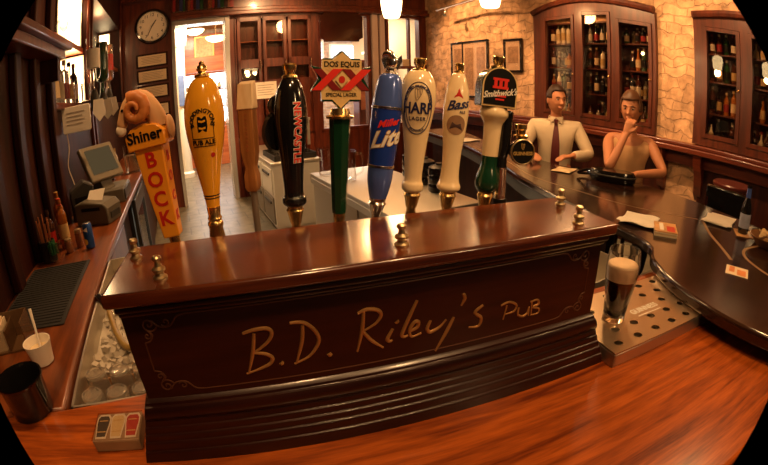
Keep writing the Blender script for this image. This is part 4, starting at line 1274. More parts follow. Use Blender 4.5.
m.add([v.co.copy() for v in bm.verts], [tuple(v.index for v in f.verts) for f in bm.faces])
bm.free()
m.build('perforated_plate', mat('copper toned steel', (0.66, 0.49, 0.32), 0.36, 1.0), t, smooth=False)
warp(text_mb('GUINNESS', 0.034, 0.0003, bold=0.0004), lambda p: (0.265 + p.x * 0.8 , 0.135 + p.y + 0.0 * p.x, HT + 0.0036 + p.z)).build('lettering', M['whiteink'], t, smooth=False)
b_((0.21, 0.32, 0.108, 0.111, HT, HT + 0.0038)).build('underline', M['whiteink'], t, smooth=False)

# pint of stout on the tray
PG = [(0.028, 0.0), (0.030, 0.002), (0.0305, 0.02), (0.034, 0.06), (0.041, 0.105), (0.0435, 0.135), (0.0425, 0.165), (0.0405, 0.185)]
PGi = [(r - 0.0022, z) for r, z in PG[2:]][::-1] + [(0.024, 0.014), (0, 0.013)]
t = thing('stout_pint', 'pint glass of black stout with a tan head on the drip tray', 'beer', BW(1.175, 0.105, HT + 0.0035), YB)
t.scale = (1.14, 1.14, 1.14)
MB().lathe([(0, 0)] + PG + PGi, 40).build('pint_glass', M['glass'], t)
lin = lambda z: rad(PG, z) - 0.0026
MB().lathe([(0, 0.0140), (0.0235, 0.0145)] + [(lin(z), z) for z in (0.022, 0.04, 0.06, 0.08, 0.105, 0.113)] + [(0, 0.113)], 36).build('stout', M['stout'], t)
MB().lathe([(0, 0.1132), (lin(0.1135), 0.1132), (lin(0.125), 0.125), (lin(0.14), 0.14), (lin(0.148), 0.148), (lin(0.15) - 0.003, 0.151), (0, 0.1505)], 36).build('foam_head', M['foam'], t)

# coaster box beside the tap box
t = rthing('coaster_pack', 'clear-topped pack of beer mats printed with three pint shapes', 'beer mats', -0.272, 0.775, CT, rz=-0.12)
b_((-0.058, 0.058, -0.040, 0.055, 0.001, 0.032)).build('box', mat('worn card edge', (0.30, 0.17, 0.085), 0.6, noise=0.3), t, bevel=0.003)
b_((-0.057, 0.057, -0.039, 0.054, 0.032, 0.0335)).build('top_card', mat('grey beige card', (0.40, 0.27, 0.17), 0.4), t, smooth=False)
pint = [(-.013, -.034), (.013, -.034), (.015, -.012), (.018, .012), (.018, .03), (.012, .040), (-.012, .040), (-.018, .03), (-.018, .012), (-.015, -.012)]
for k, (c, w) in enumerate((('blackink', 'grey'), ('cream', 'cream'), ('bright_red', 'red'))):
    mt = [mat('print dark grey', (0.10, 0.085, 0.075), 0.5), mat('print cream', (0.78, 0.62, 0.34), 0.5), mat('print red', (0.55, 0.07, 0.05), 0.5)][k]
    MB().prism([(x * 1.02 + (k - 1) * 0.0375, y * 1.12 + 0.006) for x, y in pint], 0.0337, 0.0343, None).build('printed_pint', M['whiteink'], t, smooth=False)
    MB().prism([(x * 0.84 + (k - 1) * 0.0375, y * 0.95 + 0.006) for x, y in pint], 0.0345, 0.0351, None).build('printed_pint', mt, t, smooth=False)
m = MB()
for k, s in enumerate(('STOUT', 'LAGER', 'ALE')):
    for y in (0.026, -0.012):
        b_((-0.011 + (k - 1) * 0.0375, 0.011 + (k - 1) * 0.0375, y, y + 0.003, 0.0352, 0.0356)).build('print_line', M['goldface'], t, smooth=False)
b_((-0.0585, 0.0585, -0.0405, 0.0555, 0.0360, 0.0366)).build('clear_wrap', M['door'], t, smooth=False)

# dark round ice bucket
t = rthing('ice_bucket', 'dark round open bucket at the counter corner', 'bucket', -0.553, 0.940, CT)
MB().lathe([(0.062, 0.0), (0.066, 0.004), (0.070, 0.090), (0.0725, 0.097), (0.0725, 0.103), (0.069, 0.103), (0.066, 0.09), (0.062, 0.008), (0, 0.008)], 40).build('shell', M['black'], t)
MB().lathe([(0.0705, 0.097), (0.0745, 0.099), (0.0745, 0.104), (0.0705, 0.105)], 40, cap=False).build('rim_band', mat('dark chrome rim', (0.10, 0.09, 0.08), 0.15, 1.0), t)
# cup with a spoon
t = rthing('white_cup', 'white cup at the edge of the back counter beside the bucket', 'cup', -0.570, 1.185, CT)
MB().lathe([(0.034, 0), (0.038, 0.003), (0.043, 0.035), (0.050, 0.070), (0.0505, 0.073), (0.047, 0.072), (0.040, 0.035), (0.034, 0.010), (0, 0.010)], 36).build('bowl', M['paper'], t)
MB().lathe([(0.035, 0.010), (0.0415, 0.045), (0, 0.046)], 30).build('sauce', M['cream'], t)
t = rthing('teaspoon', 'white plastic spoon standing in the white cup', 'spoon', -0.570, 1.185, CT + 0.05)
m = MB().tube([(0.012, -0.01, 0.0), (0.008, 0.012, 0.055), (0.004, 0.03, 0.115)], [0.004, 0.0045, 0.006], 8)
m.build('handle', M['paper'], t)
MB().ball((0.013, -0.014, -0.008), (0.010, 0.006, 0.014), M=None).build('spoon_bowl', M['paper'], t)
# clear caddy
t = rthing('bar_caddy', 'clear-sided brown caddy behind the white cup', 'caddy', -0.735, 1.33, CT, rz=0.1)
b_((-0.075, 0.075, -0.06, 0.06, 0.0, 0.006), (-0.075, 0.075, 0.056, 0.06, 0, 0.10), (-0.075, -0.071, -0.06, 0.06, 0, 0.10), (0.071, 0.075, -0.06, 0.06, 0, 0.10), (-0.003, 0.003, -0.06, 0.06, 0, 0.08)).build('tray', mat('smoked caddy', (0.14, 0.075, 0.035), 0.25, coat=0.4), t, smooth=False)
b_((-0.075, 0.075, -0.062, -0.058, 0, 0.085)).build('front_pane', M['thin'], t, smooth=False)
m = MB()
for k in range(8):
    m.box(-0.065 + k * 0.006, -0.060 + k * 0.006, -0.045, 0.045, 0.006, 0.088 + 0.004 * (k % 3))
m.build('packets', M['paper2'], t, smooth=False)
# rubber bar mat
t = rthing('bar_mat', 'black ribbed rubber mat on the back counter', 'mat', -0.71, 1.75, CT)
b_((-0.16, 0.17, -0.33, 0.33, 0, 0.008)).build('base', M['rubber'], t, bevel=0.003)
m = MB()
for k in range(26):
    y = -0.31 + 0.0248 * k
    m.box(-0.145, 0.155, y - 0.004, y + 0.004, 0.008, 0.0115)
m.build('ribs', M['rubber'], t, smooth=False)
# jar of sticks
t = rthing('stick_jar', 'dark jar of copper coloured stirrers by the left wall panel', 'jar', -0.80, 2.20, CT)
MB().lathe([(0.04, 0), (0.045, 0.004), (0.045, 0.11), (0.042, 0.11), (0.040, 0.01), (0, 0.01)], 26).build('jar', M['dark'], t)
for k in range(7):
    a = k * 0.9
    MB().tube([(0.02 * math.cos(a), 0.02 * math.sin(a), 0.012), (0.034 * math.cos(a), 0.034 * math.sin(a), 0.20 + 0.02 * (k % 3))], 0.004, 8).build('stirrer', mat('copper stick', (0.55, 0.22, 0.09), 0.35, 0.4) if k == 0 else bpy.data.materials['copper stick'], t)


# left counter drinks things
def plain(name, label, cat, a, b, parts, group=None, rz=0.0, z=CT):
    t = rthing(name, label, cat, a, b, z, group, rz)
    for nm, prof, mt in parts:
        MB().lathe(prof, 24).build(nm, mt, t)
    return t


t = plain('drink_can', 'slim blue and white can with a yellow emblem on the back counter', 'can', -0.575, 2.30, [
    ('body', [(0.022, 0), (0.028, 0.006), (0.028, 0.125), (0.023, 0.134)], mat('can blue', (0.03, 0.10, 0.38), 0.3, 0.5)),
    ('lid', [(0.023, 0.134), (0.0235, 0.136), (0.021, 0.137), (0, 0.1355)], M['chrome'])], rz=-0.9)
P = [(0.028, 0.006), (0.028, 0.125)]
patch(P, [(-0.03, 0.016), (0.03, 0.030), (0.03, 0.055), (-0.03, 0.055)], 0.062, 0.0).build('white_panel', M['whiteink'], t)
patch(P, ell(0.014, 0.016, 18), 0.040, 0.3, off=0.001).build('yellow_emblem', mat('can yellow', (0.80, 0.55, 0.08), 0.4), t)
for k, (a, b, h, lab) in enumerate(((-0.650, 2.36, 0.10, 'taller copper-lidded spice shaker beside the blue can'), (-0.70, 2.29, 0.075, 'shorter spice shaker in front of the amber bottles'))):
    plain('spice_shaker', lab, 'shaker', a, b, [
        ('jar', [(0.020, 0), (0.022, 0.003), (0.022, h * 0.72), (0.019, h * 0.78)], mat('spice jar', (0.30, 0.11, 0.04), 0.25, coat=0.5) if k == 0 else bpy.data.materials['spice jar']),
        ('lid', [(0.0205, h * 0.78), (0.0215, h * 0.80), (0.0205, h * 0.97), (0, h)], M['oldbrass'])], 'spice shakers on the back counter')
t = plain('garnish_glass', 'clear tumbler with green straws at the far edge of the mat', 'glass', -0.755, 2.16, [
    ('tumbler', [(0, 0), (0.033, 0), (0.040, 0.10), (0.038, 0.10), (0.031, 0.008), (0, 0.008)], M['thin'])])
m = MB()
for k in range(16):
    a, r = k * 2.4, 0.006 + 0.0014 * k
    m.tube([(r * math.cos(a), r * math.sin(a), 0.045), (1.15 * r * math.cos(a), 1.15 * r * math.sin(a), 0.095 + 0.006 * (k % 4))], 0.0045, 6)
m.build('green_straws', M['leaf'], t)
for k, (a, b, h, mt, lab) in enumerate(((-0.745, 2.40, 0.27, 'amber', 'tall amber sauce bottle with a red cap by the wall panel'), (-0.82, 2.36, 0.23, 'brownb', 'dark brown bottle behind the tumbler of straws'), (-0.79, 2.52, 0.29, 'amber', 'amber bottle with a pale label nearest the receipt printer'))):
    mt = M['amber'] if mt == 'amber' else BM[1]
    t = plain('sauce_bottle', lab, 'bottle', a, b, [('glass_body', bottle_prof(h, 0.032, 1), mt)], 'sauce bottles by the wall panel')
    MB().lathe([(rad(bottle_prof(h, 0.032, 1), z) + 0.0008, z) for z in (0.2 * h, 0.5 * h)], 24).build('paper_label', [M['goldface'], M['red'], M['paper']][k], t)
    MB().lathe([(0.013, 0.88 * h), (0.014, 0.89 * h), (0.014, h + 0.003), (0, h + 0.004)], 18).build('cap', [M['bright_red'], M['black'], M['gold']][k], t)

# receipt printer, cash drawer, touch screen till
t = rthing('receipt_printer', 'grey beige receipt printer in front of the till screen', 'printer', -0.61, 2.86, CT, rz=-0.35)
m = MB()
m.prism([(-0.13, 0), (0.13, 0), (0.13, 0.10), (0.10, 0.135), (-0.06, 0.155), (-0.13, 0.14)], -0.10, 0.10, RX)
m.build('housing', M['pos'], t, bevel=0.012, seg=3)
b_((-0.07, 0.075, -0.106, -0.098, 0.095, 0.115)).build('paper_slot', M['blackink'], t, smooth=False)
m = MB()
m.v = [Vector(q) for q in ((-0.06, -0.02, 0.152), (0.06, -0.02, 0.142), (0.06, -0.024, 0.142), (-0.06, -0.024, 0.152), (-0.06, 0.03, 0.20), (0.06, 0.04, 0.205), (0.06, 0.036, 0.205), (-0.06, 0.026, 0.20))]
m.f = [(3, 2, 1, 0), (4, 5, 6, 7)] + [(j, (j + 1) % 4, 4 + (j + 1) % 4, 4 + j) for j in range(4)]
m.build('receipt', M['paper'], t, smooth=False)
b_((0.132, 0.136, -0.06, 0.06, 0.03, 0.07)).build('side_panel', M['dark'], t, smooth=False)
t = rthing('cash_drawer', 'dark grey cash drawer under the till screen', 'cash drawer', -0.66, 3.55, CT)
b_((-0.18, 0.18, -0.21, 0.21, 0.0, 0.105)).build('case', M['pos'], t, bevel=0.008)
b_((0.18, 0.19, -0.20, 0.20, 0.012, 0.095)).build('drawer_front', M['dark'], t, bevel=0.004)
t = rthing('till_screen', 'grey touch screen till tilted towards the bartender', 'till', -0.665, 3.50, CT + 0.105, rz=0.85)
t.scale = (0.86, 0.86, 0.86)
TT = Matrix.Translation((0, 0.0, 0.235)) @ Matrix.Rotation(-0.50, 4, 'X')
MB().cbox((0, 0, 0), (0.40, 0.055, 0.34), TT).build('bezel', M['poslight'], t, bevel=0.012, seg=3)
MB().cbox((0, -0.030, 0.01), (0.31, 0.006, 0.24), TT).build('screen', M['screen'], t, smooth=False)
m = MB()
m.prism([(-0.10, 0.0), (0.12, 0.0), (0.10, 0.03), (0.04, 0.06), (0.02, 0.20), (-0.02, 0.20), (-0.06, 0.05)], -0.07, 0.07, Matrix.Rotation(PI / 2, 4, 'Z') @ RX)
m.build('stand', M['pos'], t, bevel=0.006)
t = rthing('card_reader', 'dark card terminal behind the receipt printer', 'card reader', -0.755, 3.05, CT, rz=0.3)
m = MB().prism([(-0.09, 0), (0.09, 0), (0.09, 0.22), (0.02, 0.26), (-0.09, 0.20)], -0.08, 0.08, RX)
m.build('case', M['dark'], t, bevel=0.01)
b_((-0.06, 0.06, -0.083, -0.079, 0.06, 0.16)).build('keypad', M['blackink'], t, smooth=False)
# glasses, pitcher, bottles beyond the till
t = plain('water_pitcher', 'clear pitcher on the back counter beside the ram tap', 'pitcher', -0.56, 4.85, [
    ('jug', [(0, 0), (0.075, 0), (0.085, 0.02), (0.085, 0.24), (0.09, 0.30), (0.087, 0.30), (0.081, 0.24), (0.080, 0.02), (0, 0.012)], M['thin'])])
MB().tube(spline([(0.085, 0, 0.25), (0.14, 0, 0.24), (0.14, 0, 0.10), (0.085, 0, 0.06)], 16), 0.010, 8).build('handle', M['thin'], t)
MB().lathe([(0, 0.0125), (0.079, 0.0125), (0.080, 0.19), (0, 0.19)], 28).build('water', mat('iced water', (0.75, 0.66, 0.50), 0.1, trans=0.8, ior=1.33), t)
for k in range(4):
    bottle(k % 3, 0.27, 0.036, (3, 0, 1, 5)[k], (0, 2, 1, 4)[k], ['clear bottle with a white label under the inverted bottles', 'black bottle with a red label under the inverted bottles', 'brown bottle with a gold label under the inverted bottles', 'pale bottle with a cream label farthest along the back counter'][k],
           RW(-0.80 + 0.03 * (k % 2), 4.35 + 0.22 * k, CT), 'bottles beyond the till', YR)

# sink unit with ice and drained glasses
SK = (-0.443, 0.957)
t = rthing('ice_sink', 'steel under-bar sink holding ice beside the tap box', 'sink', SK[0], SK[1], 0)
WX, WY = 0.27, 1.15
b_((0, WX, 0, WY, 0.74, 0.78), (0, 0.008, 0, WY, 0.78, 1.05), (WX - 0.008, WX, 0, WY, 0.78, 1.05), (0, WX, 0, 0.008, 0.78, 1.05), (0, WX, WY - 0.008, WY, 0.78, 1.05), (0, WX, 0.225, 0.235, 0.78, 1.0)).build('basin', M['steel'], t, smooth=False)
for x in (0.0, WX - 0.04):
    for y in (0.0, WY - 0.04):
        b_((x, x + 0.04, y, y + 0.04, 0, 0.74)).build('leg', M['steel'], t, smooth=False)
random.seed(3)
m = MB()
for k in range(420):
    p = Vector((random.uniform(0.02, WX - 0.02), random.uniform(0.25, WY - 0.03), 0.965 + random.uniform(0, 0.028)))
    s = random.uniform(0.012, 0.024)
    m.cbox((0, 0, 0), (s, s, s * 0.8), Matrix.Translation(p) @ Euler((random.random() * 3, random.random() * 3, random.random() * 3)).to_matrix().to_4x4())
m.box(0.009, WX - 0.009, 0.236, WY - 0.009, 0.781, 0.966)
o = m.build('crushed_ice', M['ice'], None, loc=RW(SK[0], SK[1], 0), rotz=YR, smooth=False)
tag(o, 'crushed ice filling the steel sink', 'ice', kind='stuff')
t = rthing('glass_rack', 'brown slatted drain tray holding six upturned glasses', 'drain tray', SK[0], SK[1], 0.935)
m = b_((0.010, 0.260, 0.010, 0.222, 0, 0.010), (0.010, 0.016, 0.010, 0.222, 0.010, 0.05), (0.254, 0.260, 0.010, 0.222, 0.010, 0.05), (0.010, 0.260, 0.216, 0.222, 0.010, 0.05), (0.010, 0.260, 0.010, 0.016, 0.010, 0.05))
m.build('tray', mat('brown plastic tray', (0.34, 0.18, 0.085), 0.45), t, smooth=False)
m = MB()
for k in range(14):
    m.box(0.020 + 0.0170 * k, 0.025 + 0.0170 * k, 0.016, 0.216, 0.010, 0.016)
m.build('slats', bpy.data.materials['brown plastic tray'], t, smooth=False)
b_((0.0, 0.27, 0.008, 0.224, -0.012, -0.001)).build('support', M['steel'], t, smooth=False)
g0 = None
GT = [(0.0365, 0.0), (0.0385, 0.001), (0.036, 0.05), (0.034, 0.080), (0.032, 0.089), (0.026, 0.091), (0.024, 0.086), (0, 0.085), (0, 0.080), (0.030, 0.078), (0.0325, 0.05), (0.035, 0.002)]
names = ['upturned glass at the far left of the drain tray', 'upturned glass at the far middle of the drain tray', 'upturned glass at the far right of the drain tray nearest the tap box',
         'upturned glass at the near left of the drain tray', 'upturned glass at the near middle of the drain tray', 'upturned glass at the near right of the drain tray above the beer mats']
for k, (a, b) in enumerate(((-0.388, 1.128), (-0.308, 1.130), (-0.230, 1.126), (-0.388, 1.022), (-0.308, 1.020), (-0.230, 1.018))):
    p = RW(a, b, 0.9515)
    if g0 is None:
        g0 = tag(MB().lathe(GT, 30).build('drinking_glass', M['washed'], None, loc=p), names[0], 'glass', 'glasses in the drain tray')
    else:
        put(dup(g0), p, 0, names[k])
# soda gun over the ice
t = rthing('soda_gun', 'black soda gun with a ribbed yellow hose hanging over the ice', 'soda gun', -0.415, 1.60, 1.00)
MB().tube([(-0.03, 0.06, 0.05), (0.0, 0.02, 0.06), (0.03, -0.03, 0.04)], [0.016, 0.021, 0.016], 14).build('grip', M['black'], t)
MB().tube([(0.03, -0.03, 0.04), (0.045, -0.055, 0.02)], [0.010, 0.008], 12).build('nozzle', M['chrome'], t)
pp = spline([(0.02, 0.0, 0.04), (0.045, -0.10, 0.03), (0.08, -0.22, 0.02), (0.13, -0.34, 0.03), (0.20, -0.36, 0.05)], 48)
MB().tube(pp, [0.010 + 0.002 * (i % 2) for i in range(len(pp))], 10).build('hose', mat('yellow ribbed hose', (0.30, 0.19, 0.05), 0.4), t)
MB().tube([(-0.03, 0.06, 0.05), (-0.045, 0.09, 0.05), (-0.05, 0.10, 0.0)], 0.008, 10).build('holster', M['chrome'], t)
t = rthing('speed_rail', 'pale steel bottle rail under the bend of the raised bar', 'rail', 1.40, 0.95, 0.86)
b_((0, 0.16, 0, 0.60, 0, 0.006), (0, 0.006, 0, 0.60, 0, 0.13), (0.154, 0.16, 0, 0.60, 0, 0.20), (0, 0.16, 0, 0.006, 0, 0.13), (0, 0.16, 0.594, 0.60, 0, 0.13)).build('trough', M['steel'], t, smooth=False)
for y in (0.02, 0.56):
    b_((0.05, 0.08, y, y + 0.02, -0.86, 0)).build('leg', M['steel'], t, smooth=False)

# ================================================================== the far side of the working area
t = rthing('island_cooler', 'pale island cooler with drawer fronts under a rack of glasses', 'cooler', 1.08, 5.20, 0)
b_((0, 0.60, 0, 2.0, 0.06, 0.84), (0.03, 0.57, 0.03, 1.97, 0, 0.06)).build('body', M['white'], t, bevel=0.006)
b_((-0.02, 0.62, -0.02, 2.02, 0.84, 0.88)).build('top', M['steel'], t, bevel=0.006)
for k in range(3):
    for z0_, z1_ in ((0.10, 0.44), (0.48, 0.80)):
        d = b_((-0.018, 0, 0.05 + 0.65 * k, 0.65 + 0.65 * k, z0_, z1_)).build('drawer', M['poslight'] if z0_ < 0.3 else M['white'], t, bevel=0.004)
        b_((-0.032, -0.018, 0.15 + 0.65 * k, 0.55 + 0.65 * k, z1_ - 0.09, z1_ - 0.06)).build('handle', M['dark'], d, smooth=False)
d = b_((-0.012, 0.0, 0.0, 0.02, 0.0, 0.1))
t = rthing('glass_tray', 'black tray of clear glasses on the island cooler', 'tray', 1.40, 5.65, 0.88)
b_((-0.26, 0.26, -0.36, 0.36, 0, 0.01), (-0.27, -0.26, -0.37, 0.37, 0, 0.07), (0.26, 0.27, -0.37, 0.37, 0, 0.07), (-0.27, 0.27, -0.37, -0.36, 0, 0.07), (-0.27, 0.27, 0.36, 0.37, 0, 0.07)).build('tray', M['rubber'], t, smooth=False)
g1 = None
for i in range(4):
    for j in range(5):
        p = RW(1.40 - 0.18 + 0.12 * i, 5.65 - 0.28 + 0.14 * j, 0.8915)
        if g1 is None:
            g1 = tag(MB().lathe([(0, 0), (0.036, 0), (0.044, 0.15), (0.042, 0.15), (0.034, 0.01), (0, 0.01)], 18).build('tumbler', M['thin'], None, loc=p), 'clear tumbler standing in the black tray on the island cooler', 'glass', 'tumblers in the black tray')
        else:
            put(dup(g1), p)
ora = [M['bock'], M['yellow'], M['redwood']]
t = rthing('steel_stand', 'square steel stand at the far end of the island cooler', 'stand', 1.74, 6.75, 0.88)
b_((-0.26, 0.26, -0.2, 0.2, 0.38, 0.42)).build('top', M['steel'], t, smooth=False)
for x in (-0.25, 0.21):
    for y in (-0.19, 0.15):
        b_((x, x + 0.04, y, y + 0.04, 0, 0.38)).build('leg', M['steel'], t, smooth=False)
for k, (a, b) in enumerate(((1.88, 6.72), (1.74, 6.80), (1.62, 6.70))):
    plain('juice_bottle', ['orange juice bottle at the right on the steel stand', 'orange juice bottle in the middle on the steel stand', 'orange juice bottle at the left on the steel stand'][k], 'bottle', a, b,
          [('glass_body', [(0.07, 0), (0.075, 0.01), (0.075, 0.28), (0.03, 0.40), (0.03, 0.46), (0, 0.46)], [M['bock'], M['horn'], M['bock']][k]), ('cap', [(0.034, 0.44), (0.034, 0.50), (0, 0.505)], M['whiteink'])], 'juice bottles on the steel stand', z=1.30)

t = rthing('steel_worktop', 'steel under-bar worktop with pale panels behind the taps', 'worktop', 1.27, 2.45, 0)
b_((-0.02, 0.72, -0.02, 1.75, 0.86, 0.90), (-0.02, 0.0, 0.0, 1.75, 0.80, 0.86)).build('top', M['steel'], t, bevel=0.006)
b_((0, 0.70, 0, 1.72, 0.08, 0.86)).build('cabinet', M['tan_panel'], t, smooth=False)
b_((0.02, 0.68, 0.03, 1.70, 0, 0.08)).build('plinth', M['dark'], t, smooth=False)
for k in range(3):
    b_((-0.012, 0, 0.03 + 0.56 * k, 0.56 + 0.56 * k, 0.14, 0.80)).build('door', M['tan_panel'], t, bevel=0.004)
for k, (a, b) in enumerate(((1.36, 3.98), (1.42, 3.62))):
    t = plain('glass_pitcher', ['large clear pitcher at the far end of the steel worktop', 'large clear pitcher nearer the taps on the steel worktop'][k], 'pitcher', a, b,
              [('jug', [(0, 0), (0.07, 0), (0.082, 0.02), (0.075, 0.16), (0.085, 0.27), (0.082, 0.27), (0.072, 0.16), (0.078, 0.02), (0, 0.012)], M['thin'])], 'clear pitchers on the steel worktop', z=0.90)
    MB().tube(spline([(0.080, 0, 0.24), (0.15, 0, 0.22), (0.15, 0, 0.08), (0.080, 0, 0.04)], 16), 0.011, 8).build('handle', M['thin'], t)
for k, (a, b) in enumerate(((2.02, 3.52), (1.95, 3.18), (1.90, 2.88))):
    t = rthing('black_canister', ['black ribbed canister farthest along the steel worktop', 'black ribbed canister in the middle of the steel worktop', 'black ribbed canister nearest on the steel worktop'][k], 'canister', a, b, 0.90, 'black canisters under the bar')
    MB().lathe([(0.0, 0), (0.085, 0), (0.09, 0.012), (0.09, 0.06), (0.086, 0.065), (0.09, 0.07), (0.09, 0.13), (0.086, 0.135), (0.09, 0.14), (0.085, 0.19)], 28).build('body', M['black'], t)
    MB().lathe([(0.085, 0.19), (0.06, 0.205), (0.03, 0.21), (0.03, 0.225), (0, 0.225)], 24).build('lid', M['dark'], t)

# ================================================================== things on the raised bar
def sheet(name, label, cat, a, b, w, h, rz, mt, n=1, z=BT, wav=0.004, group=None):
    t = rthing(name, label, cat, a, b, z + 0.001, group, rz)
    rnd = random.Random(a * 100 + b)
    for k in range(n):
        m = MB()
        g = 10
        ang = rnd.uniform(-0.25, 0.25) * (k > 0)
        ca, sa = math.cos(ang), math.sin(ang)
        ox, oy = rnd.uniform(-.012, .012) * (k > 0), rnd.uniform(-.012, .012) * (k > 0)
        ph = rnd.uniform(0, 6)
        top, bot = [], []
        for i in range(g + 1):
            for j in range(g + 1):
                x, y = w * (i / g - 0.5), h * (j / g - 0.5)
                zz = 0.003 + k * 0.0025 + wav * (1 + math.sin(9 * x / w + ph) * math.cos(7 * y / h + k)) * 0.5
                X, Y = x * ca - y * sa + ox, x * sa + y * ca + oy
                top.append((X, Y, zz + 0.0012))
                bot.append((X, Y, zz))
        N = len(top)
        m.v = [Vector(p) for p in top + bot]
        for i in range(g):
            for j in range(g):
                q = i * (g + 1) + j
                m.f.append((q, q + g + 1, q + g + 2, q + 1))
                m.f.append((N + q + 1, N + q + g + 2, N + q + g + 1, N + q))
        for i in range(g):
            for (p, r) in ((i, i + 1), (g * (g + 1) + i + 1, g * (g + 1) + i)):
                m.f.append((p, r, N + r, N + p))
            for (p, r) in (((i + 1) * (g + 1), i * (g + 1)), (i * (g + 1) + g, (i + 1) * (g + 1) + g)):
                m.f.append((p, r, N + r, N + p))
        m.build('leaf' if n > 1 else 'paper', mt, t)
    return t


sheet('napkin_pile', 'crumpled white napkins on the raised bar beside the tap box', 'napkins', 1.83, 1.035, 0.19, 0.17, 0.2, M['paper'], 3, wav=0.010)
t = rthing('leaflet_stack', 'small stack of printed cards on the raised bar beside the napkins', 'cards', 1.80, 0.865, BT, rz=0.55)
for k in range(4):
    b_((-0.075 + 0.003 * (k % 2), 0.075 + 0.003 * (k % 2), -0.055, 0.055, 0.0005 + 0.006 * k, 0.006 + 0.006 * k)).build('card', [M['paper2'], M['cream'], M['paper2'], mat('orange print card', (0.62, 0.33, 0.13), 0.5, noise=0.6)][k], t, smooth=False)
b_((-0.06, 0.02, -0.045, -0.005, 0.0242, 0.0248)).build('print', M['red'], t, smooth=False)
b_((-0.05, 0.06, 0.01, 0.03, 0.0242, 0.0248)).build('print', M['paper'], t, smooth=False)
t = sheet('folded_napkins', 'folded white napkins on the raised bar beside the beer bottle', 'napkins', 2.30, 0.77, 0.22, 0.16, 0.1, M['paper'], 3, wav=0.006)
t = rthing('beer_mat', 'printed beer mat lying alone nearest the camera on the raised bar', 'beer mat', 1.655, 0.425, BT, rz=0.3)
b_((-0.05, 0.05, -0.05, 0.05, 0.0005, 0.003)).build('card', M['paper2'], t, bevel=0.001)
b_((-0.04, 0.02, -0.04, 0.0, 0.0031, 0.0034), (-0.02, 0.04, 0.012, 0.036, 0.0031, 0.0034)).build('print', mat('orange mat print', (0.65, 0.22, 0.06), 0.5, noise=0.4), t, smooth=False)
t = rthing('beer_mat', 'printed beer mat under the dark beer bottle', 'beer mat', 2.225, 0.585, BT, rz=0.5)
b_((-0.065, 0.065, -0.05, 0.05, 0.0005, 0.003)).build('card', bpy.data.materials['orange print card'], t, bevel=0.001)
b_((-0.05, 0.05, -0.045, -0.03, 0.0031, 0.0033)).build('print', M['paper'], t, smooth=False)
h = 0.235
P = [(0.028, 0), (0.0305, 0.004), (0.0305, 0.115), (0.026, 0.145), (0.0145, 0.175), (0.0125, 0.225), (0.0150, 0.227), (0.0150, h), (0.011, h)]
t = rthing('beer_bottle', 'dark beer bottle with a blue and white label standing on the raised bar', 'beer bottle', 2.225, 0.590, BT + 0.0032)
MB().lathe(P, 28).build('glass_body', BM[0], t)
MB().lathe([(0.0309, z) for z in (0.03, 0.10)], 28).build('paper_label', mat('blue white label', (0.42, 0.46, 0.62), 0.5, noise=0.5), t)
MB().lathe([(rad(P, z) + 0.0006, z) for z in (0.178, 0.2, 0.224)], 24).build('neck_label', M['paleblue'], t)
t = rthing('snack_basket', 'paper-lined basket of chips at the right edge of the raised bar', 'basket', 2.17, 0.42, BT)
MB().lathe([(0.07, 0.0), (0.075, 0.004), (0.11, 0.045), (0.107, 0.046), (0.072, 0.008), (0, 0.008)], 30).build('basket', mat('woven brown basket', (0.22, 0.10, 0.035), 0.6, noise=0.4), t)
m = MB()
rnd = random.Random(5)
for k in range(26):
    a, r = rnd.uniform(0, 6.28), rnd.uniform(0, 0.07)
    m.ball((0, 0, 0), (0.022, 0.016, 0.004), 10, 6, Matrix.Translation((r * math.cos(a), r * math.sin(a), 0.030 + 0.02 * rnd.random() + 0.012 * (r < 0.04))) @ Euler((rnd.uniform(-.8, .8), rnd.uniform(-.8, .8), a)).to_matrix().to_4x4())
o = m.build('chips', M['goldface'], t)
o['kind'] = 'stuff'
t = rthing('black_handbag', 'low black glossy handbag on the bar in front of the right-hand person', 'handbag', 2.49, 1.66, BT, rz=-1.2)
MB().lathe([(0, 0), (0.15, 0.0), (0.165, 0.015), (0.165, 0.060), (0.15, 0.075), (0, 0.078)], 32, None, 1.0, 0.52).build('body', M['black'], t)
MB().tube([(0.166 * math.cos(a), 0.52 * 0.166 * math.sin(a), 0.045) for a in [2 * PI * k / 40 for k in range(40)]], 0.006, 8, None, True).build('piping', M['dark'], t)
MB().tube(spline([(-0.14, 0, 0.06), (-0.20, -0.02, 0.05), (-0.25, -0.01, 0.025), (-0.20, 0.03, 0.02), (-0.15, 0.02, 0.03)], 24), 0.010, 8).build('strap', M['black'], t)
MB().ball((-0.165, -0.01, 0.04), (0.02, 0.022, 0.018)).build('clasp', mat('blue lit clasp', (0.25, 0.35, 0.60), 0.2, 1.0), t)  # blue colour stands for bluish light on the bag's left end
sheet('menu_sheet', 'single cream paper lying on the bar before the man in the tie', 'paper', 2.44, 2.06, 0.20, 0.14, 0.4, M['cream'], 1)
sheet('white_plate', 'white paper on the far bar between the cream taps', 'paper', 2.72, 3.70, 0.34, 0.22, 0.3, M['paper'], 2)


